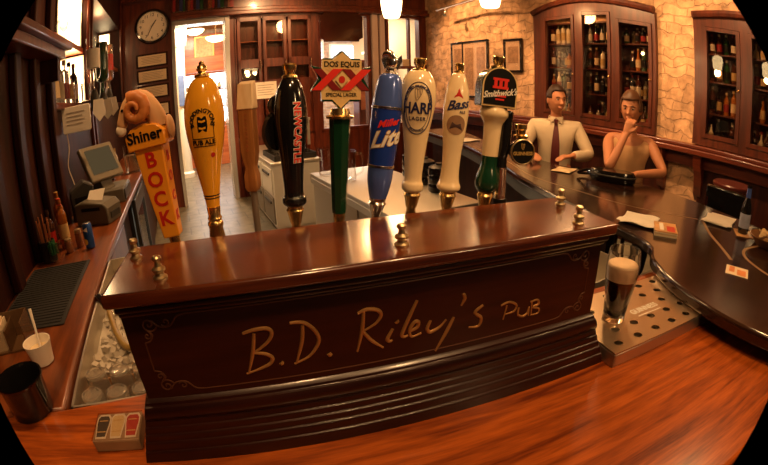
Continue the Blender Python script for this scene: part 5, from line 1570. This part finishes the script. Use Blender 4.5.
# stools and high table on the customers' side
def stool(label, a, b, group=None, back=False, seat=0.868):
    t = rthing('bar_stool', label, 'stool', a, b, 0, group)
    MB().lathe([(0, seat - 0.05), (0.15, seat - 0.05), (0.175, seat - 0.03), (0.175, seat - 0.008), (0.16, seat), (0, seat + 0.002)], 30).build('seat', M['trim'], t)
    for k in range(4):
        a_ = PI / 4 + k * PI / 2
        c, s = math.cos(a_), math.sin(a_)
        MB().tube([(0.11 * c, 0.11 * s, seat - 0.05), (0.19 * c, 0.19 * s, 0)], [0.018, 0.015], 10).build('leg', M['panel'], t)
    MB().tube([(0.165 * math.cos(2 * PI * k / 24), 0.165 * math.sin(2 * PI * k / 24), 0.26) for k in range(24)], 0.009, 8, None, True).build('foot_ring', M['oldbrass'], t)
    return t


stool('round wooden stool under the man in the tie', 2.90, 2.57, 'stools under the two people')
stool('round wooden stool under the person in the tan top', 2.90, 1.80, 'stools under the two people')
t = rthing('high_table', 'red-brown round high table by the stone wall at the right', 'table', 3.95, 1.23, 0)
MB().lathe([(0, 1.08), (0.19, 1.08), (0.20, 1.09), (0.20, 1.11), (0.19, 1.12), (0, 1.12)], 34).build('tabletop', mat('red table top', (0.09, 0.014, 0.008), 0.35, coat=0.4), t)
for k in range(4):
    a_ = PI / 4 + k * PI / 2
    c, s = math.cos(a_), math.sin(a_)
    MB().tube([(0.14 * c, 0.14 * s, 1.08), (0.20 * c, 0.20 * s, 0)], [0.022, 0.018], 10).build('leg', M['redwood'], t)
b_((-0.14, 0.14, -0.012, 0.012, 0.45, 0.49), (-0.012, 0.012, -0.14, 0.14, 0.45, 0.49)).build('stretcher', M['redwood'], t, smooth=False)
t = rthing('bar_chair', 'dark high chair pushed against the bar right of the person in tan', 'chair', 2.95, 1.05, 0, rz=-PI / 2 - 0.2)
b_((-0.20, 0.20, -0.20, 0.20, 0.78, 0.83)).build('seat', M['black'], t, bevel=0.015)
b_((-0.20, 0.20, 0.18, 0.21, 0.95, 1.19)).build('backrest', M['black'], t, bevel=0.012)
for sx in (-1, 1):
    MB().tube([(0.18 * sx, 0.19, 1.10), (0.18 * sx, 0.19, 0.8), (0.19 * sx, 0.21, 0)], 0.016, 10).build('leg', M['panel'], t)
    MB().tube([(0.18 * sx, -0.18, 0.8), (0.19 * sx, -0.20, 0)], 0.016, 10).build('leg', M['panel'], t)

# ================================================================== the left wall's shelves
t = rthing('deep_shelf', 'deep dark wooden shelf over the left wall panels', 'shelf', -0.9, 0.9, 2.20)
b_((0, 0.20, 0, 2.05, 0, 0.05), (0, 0.16, 0, 2.0, -0.06, 0)).build('board', M['trim'], t, bevel=0.01)
for y in (0.3, 1.85):
    b_((0, 0.14, y, y + 0.05, -0.20, -0.06)).build('bracket', M['panel'], t, smooth=False)
for k, (a0, a1, bb, z0_, z1_, nm) in enumerate(((-1.20, -0.935, 4.43, 1.90, 2.36, 'lower'), (-1.23, -0.96, 4.43, 2.45, 3.02, 'upper'), (-1.25, -1.06, 7.18, 2.45, 3.02, 'far upper'))):
    t = rthing('niche_glow_panel', 'added glowing end panel of the %s left wall niche' % nm, 'lamp', (a0 + a1) / 2, bb, z0_)  # glowing panels added so the niche ends look bright
    h = (a1 - a0) / 2
    b_((-h, h, 0, 0.014, 0, z1_ - z0_)).build('frame', M['white'], t, smooth=False)
    b_((-h + 0.015, h - 0.015, -0.008, 0, 0.015, z1_ - z0_ - 0.015)).build('glow_face', M['niche_glow'], t, smooth=False)
t = rthing('glass_shelf', 'wooden shelf between the lit niches of the left wall', 'shelf', -1.24, 5.1, 2.38)
b_((0, 0.30, -2.1, -0.66, 0, 0.05), (0, 0.30, -0.46, 2.08, 0, 0.05)).build('board', M['redwood'], t, bevel=0.004)
for k in range(7):
    bottle(k % 3, 0.27, 0.04, (3, 2, 3, 3, 3, 3, 0)[k], (0, 1, 4, 0, 2, 1, 0)[k],
           ['clear bottle nearest the camera in the lit lower niche', 'green bottle second from the near end of the lit lower niche', 'third clear bottle in the lit lower niche', 'fourth clear bottle in the lit lower niche',
            'fifth clear bottle in the lit lower niche', 'sixth clear bottle in the lit lower niche', 'black bottle at the far end of the lit lower niche'][k], RW(-1.0, 3.10 + 0.185 * k, 1.871), 'bottles in the lit lower niche', YR).scale = (1.3, 1.3, 1.45)
g2 = None
for k in range(16):
    a, b = (-1.0 if k % 2 else -1.12), 3.12 + 0.145 * (k if k < 9 else k + 1)
    p = RW(a, b if k < 9 else 4.75 + 0.30 * (k - 9), 2.431)
    if g2 is None:
        g2 = tag(MB().lathe([(0, 0), (0.036, 0.0), (0.004, 0.012), (0.004, 0.08), (0.030, 0.11), (0.043, 0.17), (0.040, 0.23), (0.038, 0.23), (0.040, 0.17), (0.027, 0.113), (0, 0.09)], 20).build('stemmed_glass', M['thin'], None, loc=p), 'clear stemmed glass on the shelf of the lit upper niches', 'glass', 'stemmed glasses in the lit upper niches')
    else:
        put(dup(g2), p)
# inverted optic bottles
for k, (a, b, z, mt, lt, lab) in enumerate(((-0.70, 3.72, 1.93, M['thin'], M['whiteink'], 'inverted clear spirit bottle with a white label in a wall dispenser'),
                                            (-0.68, 4.05, 1.93, BM[2], M['green'], 'inverted green spirit bottle in a wall dispenser'),
                                            (-0.68, 4.40, 1.95, BM[3], M['bright_red'], 'inverted spirit bottle with a red and white label in a wall dispenser'))):
    t = rthing('inverted_bottle', lab, 'bottle', a, b, z, 'inverted bottles in wall dispensers')
    h = 0.38
    t.scale = (1.2, 1.2, 1.2)
    pr = [(r, h - q) for r, q in bottle_prof(h, 0.050, 1)][::-1]
    MB().lathe([(0, pr[0][1])] + pr + [(0, pr[-1][1])], 24).build('glass_body', mt, t)
    MB().lathe([(rad(pr, q) + 0.001, q) for q in (0.17, 0.22, 0.30)], 24).build('paper_label', lt, t)
    MB().lathe([(0.016, -0.13), (0.030, -0.12), (0.034, -0.03), (0.024, -0.005), (0.020, 0.02)], 20).build('dispenser', M['dark'], t)
    m = b_((-0.02, 0.02, -0.008, 0.008, -0.06, -0.04))
    MB().tube([(0, 0, -0.05), (-(0.9 + a) / 1.2 + 0.015, 0, -0.05), (-(0.9 + a) / 1.2 + 0.015, 0, 0.10)], 0.010, 8).build('wall_bracket', M['chrome'], t)
    m = MB().prism([(-0.035, -0.05), (0.035, -0.05), (0.05, -0.15), (0.0, -0.20), (-0.045, -0.14)], -0.004, 0.004, Matrix.Translation((0.03, -0.035, 0.0)) @ RX)
    m.build('bar_cloth', M['paper'], t)
t = rthing('white_notice', 'white rounded notice board hung under the lit bottle niche', 'notice', -0.775, 3.28, 1.745)
MB().prism([(-0.115, -0.085), (-0.105, -0.095), (0.105, -0.095), (0.115, -0.085), (0.115, 0.085), (0.105, 0.095), (-0.105, 0.095), (-0.115, 0.085)], 0, 0.012, RX).build('board', M['paper'], t, bevel=0.003)
m = MB()
for k in range(4):
    m.box(-0.08, 0.07 - 0.02 * (k % 2), -0.0135, -0.012, 0.05 - 0.028 * k, 0.053 - 0.028 * k)
m.build('print', M['ink'], t, smooth=False)
MB().tube(spline([(-0.09, 0.0, -0.095), (-0.085, 0.0, -0.2), (-0.11, 0.0, -0.33), (-0.08, 0.0, -0.48), (-0.09, 0.02, -0.66)], 30), 0.004, 6).build('cord', M['paper2'], t)
b_((-0.11, 0.11, 0.0, 0.05, -0.01, 0.01)).build('hook_rail', M['panel'], t, smooth=False)
# ================================================================== people
SKIN = mat('skin', (0.54, 0.215, 0.10), 0.55, noise=0.06)
HAIR = mat('dark brown hair', (0.035, 0.014, 0.007), 0.5, noise=0.4)
HAIR2 = mat('brown hair', (0.10, 0.040, 0.016), 0.5, noise=0.4)
SHIRT = mat('pale shirt cloth', (0.66, 0.52, 0.35), 0.85, noise=0.06)
TOP = mat('tan top cloth', (0.60, 0.34, 0.16), 0.85, noise=0.08)
TIE = mat('dark red tie', (0.10, 0.012, 0.012), 0.6, noise=0.3)
TROU = mat('charcoal trousers', (0.025, 0.022, 0.022), 0.85)
SHOE = mat('black shoe', (0.012, 0.010, 0.010), 0.35)


def skin_mesh(nodes, edges, root=0, sub=2):
    me = bpy.data.meshes.new('skeleton')
    me.from_pydata([n[0] for n in nodes], edges, [])
    o = bpy.data.objects.new('skeleton', me)
    COL.objects.link(o)
    bm = bmesh.new()
    bm.from_mesh(me)
    lay = bm.verts.layers.skin.verify()
    for v, n in zip(bm.verts, nodes):
        v[lay].radius = n[1] if isinstance(n[1], tuple) else (n[1], n[1])
        v[lay].use_root = False
    bm.verts.ensure_lookup_table()
    bm.verts[root][lay].use_root = True
    bm.to_mesh(me)
    bm.free()
    o.modifiers.new('skin', 'SKIN')
    s = o.modifiers.new('sub', 'SUBSURF')
    s.levels = s.render_levels = sub
    dg = bpy.context.evaluated_depsgraph_get()
    ev = o.evaluated_get(dg)
    m2 = ev.to_mesh()
    mb = MB().add([v.co.copy() for v in m2.vertices], [tuple(p.vertices) for p in m2.polygons])
    ev.to_mesh_clear()
    bpy.data.objects.remove(o)
    return mb


def head_mb(T, f=1.0):
    """head centred on the origin, face towards -y"""
    m = MB().ball((0, 0, 0), (1, 1, 1), 40, 30)
    out = []
    for p in m.v:
        x, y, z = p
        w = 0.076 * (1 - 0.22 * max(0, -z) ** 1.5)
        d = 0.096
        X, Y, Z = x * w, y * d, z * 0.120
        if y < 0:
            if z < 0:
                Y += 0.012 * (-z) * (1 - abs(x))           # face plane drops back to the neck
                Y -= 0.010 * math.exp(-((z + 0.82) / 0.16) ** 2 - (x / 0.3) ** 2)      # chin
            Y += 0.008 * math.exp(-((z - 0.02) / 0.12) ** 2) * (math.exp(-((x - 0.38) / 0.17) ** 2) + math.exp(-((x + 0.38) / 0.17) ** 2))  # eye sockets
            Y -= 0.005 * math.exp(-((z - 0.17) / 0.09) ** 2 - (x / 0.6) ** 4)          # brow
            Y -= 0.004 * math.exp(-((z + 0.25) / 0.14) ** 2) * (math.exp(-((x - 0.45) / 0.2) ** 2) + math.exp(-((x + 0.45) / 0.2) ** 2))    # cheeks
        out.append(Vector((X, Y, Z)))
    m.v = out
    m.tube([(0, -0.091, 0.010), (0, -0.101, -0.010), (0, -0.111, -0.030), (0, -0.106, -0.037)], [0.007, 0.0095, 0.0125, 0.010], 10)   # nose
    for s in (-1, 1):
        m.ball((s * 0.010, -0.103, -0.033), (0.007, 0.008, 0.006), 10, 8)
        m.ball((s * 0.077, 0.008, -0.008), (0.010, 0.020, 0.032), 12, 10)                # ears
    m.tube([(-0.022, -0.086, -0.062), (0, -0.094, -0.060), (0.022, -0.086, -0.062)], [0.004, 0.0065, 0.004], 8)
    m.tube([(-0.019, -0.086, -0.069), (0, -0.093, -0.070), (0.019, -0.086, -0.069)], [0.004, 0.0065, 0.004], 8)
    m.v = [T @ p for p in m.v]
    return m


def hair_mb(T, front, side, back, extra=0.0):
    m = MB().ball((0, 0, 0), (1, 1, 1), 40, 30)
    keep = []
    for f in m.f:
        c = sum((m.v[i] for i in f), Vector()) / len(f)
        lim = front if c.y < -0.45 else (side if c.y < 0.25 else back)
        if c.z > lim:
            keep.append(f)
    rnd = random.Random(2)
    out = []
    for p in m.v:
        k = 1.09 + extra + rnd.uniform(-0.012, 0.012) + 0.05 * max(0, p.z)
        out.append(T @ Vector((p.x * 0.078 * k, p.y * 0.098 * k + 0.002, p.z * 0.120 * k)))
    used = sorted({i for f in keep for i in f})
    mp = {i: n for n, i in enumerate(used)}
    return MB().add([out[i] for i in used], [tuple(mp[i] for i in f) for f in keep])


def hand_mb(wrist, direction, palm_n, curl, s=1.0):
    """palm, four fingers and a thumb; direction points along the fingers, palm_n out of the palm"""
    d = Vector(direction).normalized()
    n = (Vector(palm_n) - d * Vector(palm_n).dot(d)).normalized()
    x = d.cross(n)
    w = Vector(wrist)
    m = MB()
    B = Matrix((x, d, n)).transposed()
    P = lambda a, b, c: w + (B @ Vector((a, b, c))) * s
    m.tube([P(0, -0.02, 0), P(0, 0.03, 0), P(0, 0.07, 0), P(0, 0.09, 0)], [0.026, 0.034, 0.038, 0.030], 12, flat=0.5)
    for k, (ox, L) in enumerate(((-0.029, 0.066), (-0.010, 0.076), (0.010, 0.071), (0.028, 0.056))):
        a = 0.0
        p, pts = Vector((ox, 0.075, 0)), []
        pts.append(P(*p))
        for seg in (0.45, 0.32, 0.23):
            a += curl
            p = p + Vector((ox * 0.06, math.cos(a) * L * seg, math.sin(a) * L * seg))
            pts.append(P(*p))
        m.tube(pts, [0.0095, 0.009, 0.0082, 0.007], 10)
    m.tube([P(-0.022, 0.015, 0.004), P(-0.045, 0.04, 0.012), P(-0.052, 0.065, 0.024), P(-0.046, 0.085, 0.032)], [0.013, 0.011, 0.0095, 0.008], 10)
    return m


def person(name, label, a, b, rz, seat, head_yaw, head_tilt, L, R, woman=False):
    """L / R: (elbow, wrist, finger direction, palm normal, curl) in the person's frame, facing -y; x<0 is the viewer's left"""
    t = rthing(name, label, 'person', a, b, 0, None)
    t.rotation_euler = (0, 0, rz)
    s = seat
    sw = 0.165 if woman else 0.185
    k = 0.9 if woman else 1.0
    N = [((0, 0.0, s + 0.09), (0.155, 0.115)), ((0, -0.005, s + 0.24), (0.135 * k, 0.10)), ((0, -0.015, s + 0.40), (0.155 * k, 0.115)), ((0, -0.005, s + 0.515), (0.110 * k, 0.082)),
         ((0, 0.0, s + 0.585), 0.054 * k), ((0, -0.012, s + 0.655), 0.050 * k), ((0, -0.02, s + 0.70), 0.05 * k)]
    E = [(0, 1), (1, 2), (2, 3), (3, 4), (4, 5), (5, 6)]
    for sg, arm in ((-1, L), (1, R)):
        i = len(N)
        N += [((sg * sw, 0.0, s + 0.535), 0.066 * k), (tuple(Vector((sg * sw, 0, s + 0.535)).lerp(Vector(arm[0]), 0.5)), 0.050 * k), (arm[0], 0.041 * k), (tuple(Vector(arm[0]).lerp(Vector(arm[1]), 0.35)), 0.041 * k), (arm[1], 0.027 * k)]
        E += [(3, i), (i, i + 1), (i + 1, i + 2), (i + 2, i + 3), (i + 3, i + 4)]
        j = len(N)
        N += [((sg * 0.095, -0.06, s + 0.075), 0.088), ((sg * 0.125, -0.26, s + 0.075), 0.078), ((sg * 0.13, -0.43, s + 0.05), 0.058), ((sg * 0.13, -0.42, s - 0.15), 0.056), ((sg * 0.13, -0.38, s - 0.38), 0.038), ((sg * 0.135, -0.44, s - 0.43), 0.036), ((sg * 0.14, -0.53, s - 0.445), 0.030)]
        E += [(0, j), (j, j + 1), (j + 1, j + 2), (j + 2, j + 3), (j + 3, j + 4), (j + 4, j + 5), (j + 5, j + 6)]
    body = skin_mesh(N, E)
    T = Matrix.Translation((0, -0.042, s + 0.775)) @ Matrix.Rotation(head_yaw, 4, 'Z') @ Matrix.Rotation(head_tilt, 4, 'X')
    h = head_mb(T)
    body.add(h.v, h.f)
    for arm in (L, R):
        hm = hand_mb(arm[1], arm[2], arm[3], arm[4], 0.98)
        body.add(hm.v, hm.f)
    o = body.build('body', SKIN, t, angle=180)
    md = o.modifiers.new('merge', 'REMESH')
    md.mode, md.voxel_size, md.use_smooth_shade = 'VOXEL', 0.0065, True
    sm = o.modifiers.new('soften', 'SMOOTH')
    sm.factor, sm.iterations = 0.5, 3
    # eyes, brows, lips
    for sx in (-1, 1):
        MB().ball((0, 0, 0), (0.0125, 0.008, 0.0075), 14, 10, T @ Matrix.Translation((sx * 0.030, -0.0805, 0.004))).build('eye', mat('eye white', (0.45, 0.33, 0.25), 0.4), t)
        MB().ball((0, 0, 0), (0.006, 0.004, 0.0062), 12, 8, T @ Matrix.Translation((sx * 0.030, -0.087, 0.004))).build('iris', M['blackink'], t)
        MB().tube([T @ Vector(q) for q in ((sx * 0.014, -0.0935, 0.021), (sx * 0.030, -0.0925, 0.026), (sx * 0.047, -0.0800, 0.020))], [0.003, 0.0038, 0.002], 8).build('eyebrow', HAIR, t)
    MB().tube([T @ Vector(q) for q in ((-0.021, -0.0885, -0.0655), (0, -0.0985, -0.0655), (0.021, -0.0885, -0.0655))], [0.002, 0.005, 0.002], 8).build('lips', mat('lips', (0.42, 0.12, 0.08), 0.5) if not bpy.data.materials.get('lips') else bpy.data.materials['lips'], t)
    if woman:
        hm = hair_mb(T, 0.52, -0.15, -0.75, 0.06)
    else:
        hm = hair_mb(T, 0.58, 0.10, -0.45)
    hh = hm.build('hair', HAIR2 if woman else HAIR, t, angle=180)
    sd = hh.modifiers.new('thick', 'SOLIDIFY')
    sd.thickness, sd.offset = 0.012, -1
    if woman:
        MB().ball((0, 0, 0), (0.045, 0.045, 0.05), 16, 12, T @ Matrix.Translation((0, 0.125, -0.01))).build('hair_bun', HAIR2, t)
    # clothes: the same skeleton a little thicker
    g = 0.013
    grow = lambda r, q: (r[0] + q, r[1] + q) if isinstance(r, tuple) else r + q
    SN = [(p, grow(r, g)) for p, r in N[:3]] + [((0, -0.008, s + 0.52), (0.142 * k, 0.108)), ((0, 0, s + 0.592), 0.078 if not woman else 0.088)]
    SE = [(0, 1), (1, 2), (2, 3)] + ([] if woman else [(3, 4)])
    if woman:
        SN = SN[:4]
    for i in (7, 19):
        j = len(SN)
        if woman:
            SN += [(tuple(Vector(N[i][0])), 0.080 * k)]
            SE += [(3, j)]
        else:
            SN += [(N[i][0], 0.080), (N[i + 1][0], 0.064), (N[i + 2][0], 0.056), (N[i + 3][0], 0.054), (tuple(Vector(N[i + 3][0]).lerp(Vector(N[i + 4][0]), 0.85)), 0.042)]
            SE += [(3, j), (j, j + 1), (j + 1, j + 2), (j + 2, j + 3), (j + 3, j + 4)]
    so = skin_mesh(SN, SE).build('blouse' if woman else 'shirt', TOP if woman else SHIRT, t, angle=180)
    TN, TE_ = [(N[0][0], (0.172, 0.132))], []
    for i in (12, 24):
        j = len(TN)
        TN += [(N[i + q][0], grow(N[i + q][1], 0.012)) for q in range(4)] + [(tuple(Vector(N[i + 4][0]) + Vector((0, 0, 0.02))), 0.055)]
        TE_ += [(0, j), (j, j + 1), (j + 1, j + 2), (j + 2, j + 3), (j + 3, j + 4)]
    skin_mesh(TN, TE_).build('trousers', TROU, t, angle=180)
    for i in (12, 24):
        q = [Vector(N[i + r][0]) for r in (4, 5, 6)]
        MB().tube([q[0] + Vector((0, 0.03, -0.035)), q[1] + Vector((0, 0.01, 0)), q[2]], [0.045, 0.046, 0.036], 14, flat=1.0).build('shoe', SHOE, t)
    if not woman:
        cz = s + 0.606
        MB().lathe([(0.064, -0.02), (0.060, 0.022), (0.066, 0.024), (0.074, -0.024), (0.064, -0.02)], 26, Matrix.Translation((0, -0.008, cz)) @ Matrix.Rotation(0.22, 4, 'X'), cap=False).build('collar', SHIRT, t)
        for sx in (-1, 1):
            MB().prism([(0, 0.02), (sx * 0.055, 0.03), (sx * 0.050, -0.035)], 0, 0.006, Matrix.Translation((0, -0.080, cz)) @ Matrix.Rotation(-0.35, 4, 'X') @ RX).build('collar_point', SHIRT, t, smooth=False)
        tie = MB()
        tie.prism([(-0.018, 0), (0.018, 0), (0.012, -0.035), (-0.012, -0.035)], 0, 0.02, Matrix.Translation((0, -0.088, cz + 0.005)) @ RX)
        pr = [(-0.080, cz - 0.03, 0.014), (-0.118, s + 0.50, 0.025), (-0.144, s + 0.40, 0.034), (-0.136, s + 0.28, 0.038), (-0.125, s + 0.20, 0.036), (-0.13, s + 0.165, 0.004)]
        n0 = len(tie.v)
        for y, z, w in pr:
            tie.v += [Vector((-w, y - 0.004, z)), Vector((w, y - 0.004, z)), Vector((w, y + 0.008, z)), Vector((-w, y + 0.008, z))]
        for i in range(len(pr) - 1):
            tie.f += [(n0 + i * 4 + j, n0 + i * 4 + (j + 1) % 4, n0 + i * 4 + 4 + (j + 1) % 4, n0 + i * 4 + 4 + j) for j in range(4)]
        tie.build('tie', TIE, t)
    return t


person('person', 'person in a pale shirt and dark tie with short dark hair seated at the bar', 2.90, 2.57, -0.36, 0.872, 0.45, 0.0,
       ((-0.30, -0.10, 1.20), (-0.20, -0.33, 1.215), (0.5, -0.9, -0.1), (0.0, 0.0, -1.0), 0.25),
       ((0.30, -0.12, 1.20), (0.12, -0.32, 1.215), (-0.8, -0.5, -0.1), (0.0, 0.0, -1.0), 0.25))
person('person', 'person in a sleeveless tan top with one hand raised to the mouth', 2.90, 1.80, -0.48, 0.868, -0.28, 0.05,
       ((-0.16, -0.34, 1.235), (-0.040, -0.205, 1.475), (0.30, 0.28, 0.9), (0.4, 0.9, -0.2), 0.45),
       ((0.27, -0.20, 1.225), (0.02, -0.36, 1.215), (-0.9, -0.25, 0.0), (0.0, 0.0, -1.0), 0.25), True)

# ================================================================== lamps
SHADE = [(0.028, 0.240), (0.060, 0.232), (0.088, 0.20), (0.094, 0.15), (0.086, 0.08), (0.074, 0.025), (0.066, 0.005), (0.058, 0.0), (0.060, 0.008), (0.069, 0.03), (0.081, 0.08), (0.089, 0.15), (0.083, 0.195), (0.050, 0.225)]
pl = [(1.84, 3.5, 'lit white pendant lamp hanging over the middle taps'), (2.20, 2.6, 'lit white pendant lamp hanging over the bar before the stone wall'),
      (2.15, 1.70, None), (1.9, 0.3, None), (1.1, -0.9, None)]
p0 = None
for a, b, lab in pl:
    if p0 is None:
        p0 = rthing('pendant_lamp', lab, 'lamp', a, b, 2.35, 'pendant lamps over the bar')
        MB().lathe(SHADE, 32).build('lamp_shade', M['lamp'], p0)
        MB().lathe([(0.030, 0.225), (0.030, 0.28), (0.012, 0.30), (0.012, 0.31)], 20).build('lamp_holder', M['chrome'], p0)
        MB().cyl(0.004, 0.30, 1.265, 8).build('cord', M['blackink'], p0)
        MB().ball((0, 0, 0.12), (0.026, 0.026, 0.035)).build('bulb', M['bulb'], p0)
    else:
        put(dup(p0), RW(a, b, 2.35), YR, lab or 'lit white pendant lamp hanging over the near end of the bar')
t = rthing('track_light', 'thin chrome track light rail under the ceiling before the stone wall', 'track light', 4.2, 5.6, 3.05, rz=-0.2)
MB().tube([(-0.15, 0.75, 0.0), (0, 0.1, 0.03), (0.02, -0.6, 0.02)], 0.022, 8).build('rail', M['chrome'], t)
MB().tube([(0, 0.1, 0.03), (0, 0.1, 0.56)], 0.006, 8).build('rod', M['chrome'], t)
MB().tube([(-0.1, 0.5, -0.01), (-0.1, 0.5, -0.09), (-0.13, 0.47, -0.12)], [0.008, 0.022, 0.032], 12).build('spot_head', M['chrome'], t)


def light(kind, name, loc, power, col, size=0.1, target=None, angle=None, blend=0.5):
    d = bpy.data.lights.new(name, kind)
    d.energy, d.color = power, col
    if kind == 'AREA':
        d.shape, d.size = 'DISK', size
    else:
        d.shadow_soft_size = size
    if kind == 'SPOT':
        d.spot_size, d.spot_blend = angle, blend
    o = bpy.data.objects.new(name, d)
    COL.objects.link(o)
    o.location = loc
    if target is not None:
        o.rotation_euler = (Vector(target) - Vector(loc)).to_track_quat('-Z', 'Y').to_euler()
    return o


WARM, AMB, COOL = (1.0, 0.56, 0.24), (1.0, 0.52, 0.20), (0.92, 0.95, 1.0)
for a, b, lab in pl:
    light('POINT', 'pendant_bulb', RW(a, b, 2.31), 16, WARM, 0.06)
for nm, (a, b, z), (ta, tb, tz), pw, an in (
        ('ceiling_spot', (0.1, -0.5, 3.5), (0.25, 0.75, 1.1), 95, 1.0),
        ('ceiling_spot', (0.9, 0.0, 3.5), (0.95, 0.65, 1.1), 85, 1.0),
        ('ceiling_spot', (-0.3, 1.2, 3.5), (-0.40, 1.15, 1.0), 95, 0.55),
        ('ceiling_spot', (-0.2, 3.0, 3.5), (-0.62, 2.8, 1.0), 150, 1.1),
        ('ceiling_spot', (0.7, 2.3, 3.5), (0.6, 1.1, 1.5), 70, 0.9),
        ('ceiling_spot', (3.0, 6.0, 3.5), (4.65, 5.9, 2.2), 350, 1.4),
        ('ceiling_spot', (3.2, 3.6, 3.5), (4.65, 3.3, 2.0), 350, 1.5),
        ('ceiling_spot', (3.2, 1.6, 3.5), (4.65, 1.6, 2.0), 280, 1.5),
        ('ceiling_spot', (2.2, 2.0, 3.5), (2.8, 2.2, 1.4), 120, 0.9),
        ('ceiling_spot', (1.4, 5.6, 3.5), (1.4, 6.2, 0.8), 330, 1.3),
        ('ceiling_spot', (1.6, 6.0, 3.55), (1.6, 7.5, 2.3), 160, 1.5),
        ('ceiling_spot', (1.7, 4.0, 3.5), (1.6, 3.3, 0.8), 150, 1.2),
        ('ceiling_spot', (0.1, 5.2, 3.5), (0.2, 5.6, 0.0), 260, 1.3)):
    light('SPOT', nm, RW(a, b, z), pw, WARM, 0.05, RW(ta, tb, tz), an, 0.6)
light('AREA', 'doorway_room_light', RW(0.4, 9.6, 3.55), 300, (1.0, 0.78, 0.52), 1.2, RW(0.5, 10.2, 0))
light('AREA', 'brick_room_light', RW(3.6, 9.6, 3.55), 260, (1.0, 0.84, 0.66), 1.4, RW(3.7, 10.2, 0))
light('POINT', 'bar_room_light', RW(2.4, 5.2, 3.2), 60, AMB, 0.15)

for a, b, z, e in ((-1.02, 4.30, 2.25, 5), (-1.05, 4.30, 2.85, 8), (-1.05, 6.0, 2.9, 10), (-0.80, 5.2, 2.2, 8)):
    light('POINT', 'niche_light', RW(a, b, z), e, WARM, 0.05)

w = bpy.data.worlds.new('dim room')
S.world = w
w.use_nodes = True
w.node_tree.nodes['Background'].inputs[0].default_value = (1.0, 0.55, 0.28, 1)
w.node_tree.nodes['Background'].inputs[1].default_value = 0.03

# ================================================================== fisheye camera at eye height over the service counter
cd = bpy.data.cameras.new('camera')
cam = bpy.data.objects.new('camera', cd)
COL.objects.link(cam)
S.camera = cam
p, r, f = 0.3288, -0.0276, 446.82
F = Vector((0, math.cos(p), -math.sin(p)))
u0, r0 = Vector((0, math.sin(p), math.cos(p))), Vector((1, 0, 0))
Rv = math.cos(r) * r0 + math.sin(r) * u0
Uv = -math.sin(r) * r0 + math.cos(r) * u0
Mx = Matrix((Rv, Uv, -F)).transposed().to_4x4()
Mx.translation = (0, 0, 1.73)
cam.matrix_world = Mx
cd.type = 'PANO'
cd.panorama_type = 'FISHEYE_EQUISOLID'
cd.sensor_width, cd.sensor_fit = 36.0, 'HORIZONTAL'
cd.fisheye_lens = 36.0 * f / 768.0
cd.fisheye_fov = math.radians(FOV)
cd.clip_start = 0.02

S.cycles.use_denoising = True
S.cycles.max_bounces = 8
S.cycles.transparent_max_bounces = 24
S.cycles.transmission_bounces = 8
S.cycles.glossy_bounces = 4
S.cycles.diffuse_bounces = 3
S.cycles.sample_clamp_indirect = 6.0
vs = S.view_settings
vs.view_transform, vs.look, vs.gamma, vs.use_curve_mapping = 'Standard', 'None', 1.0, False
vs.exposure = EXPO
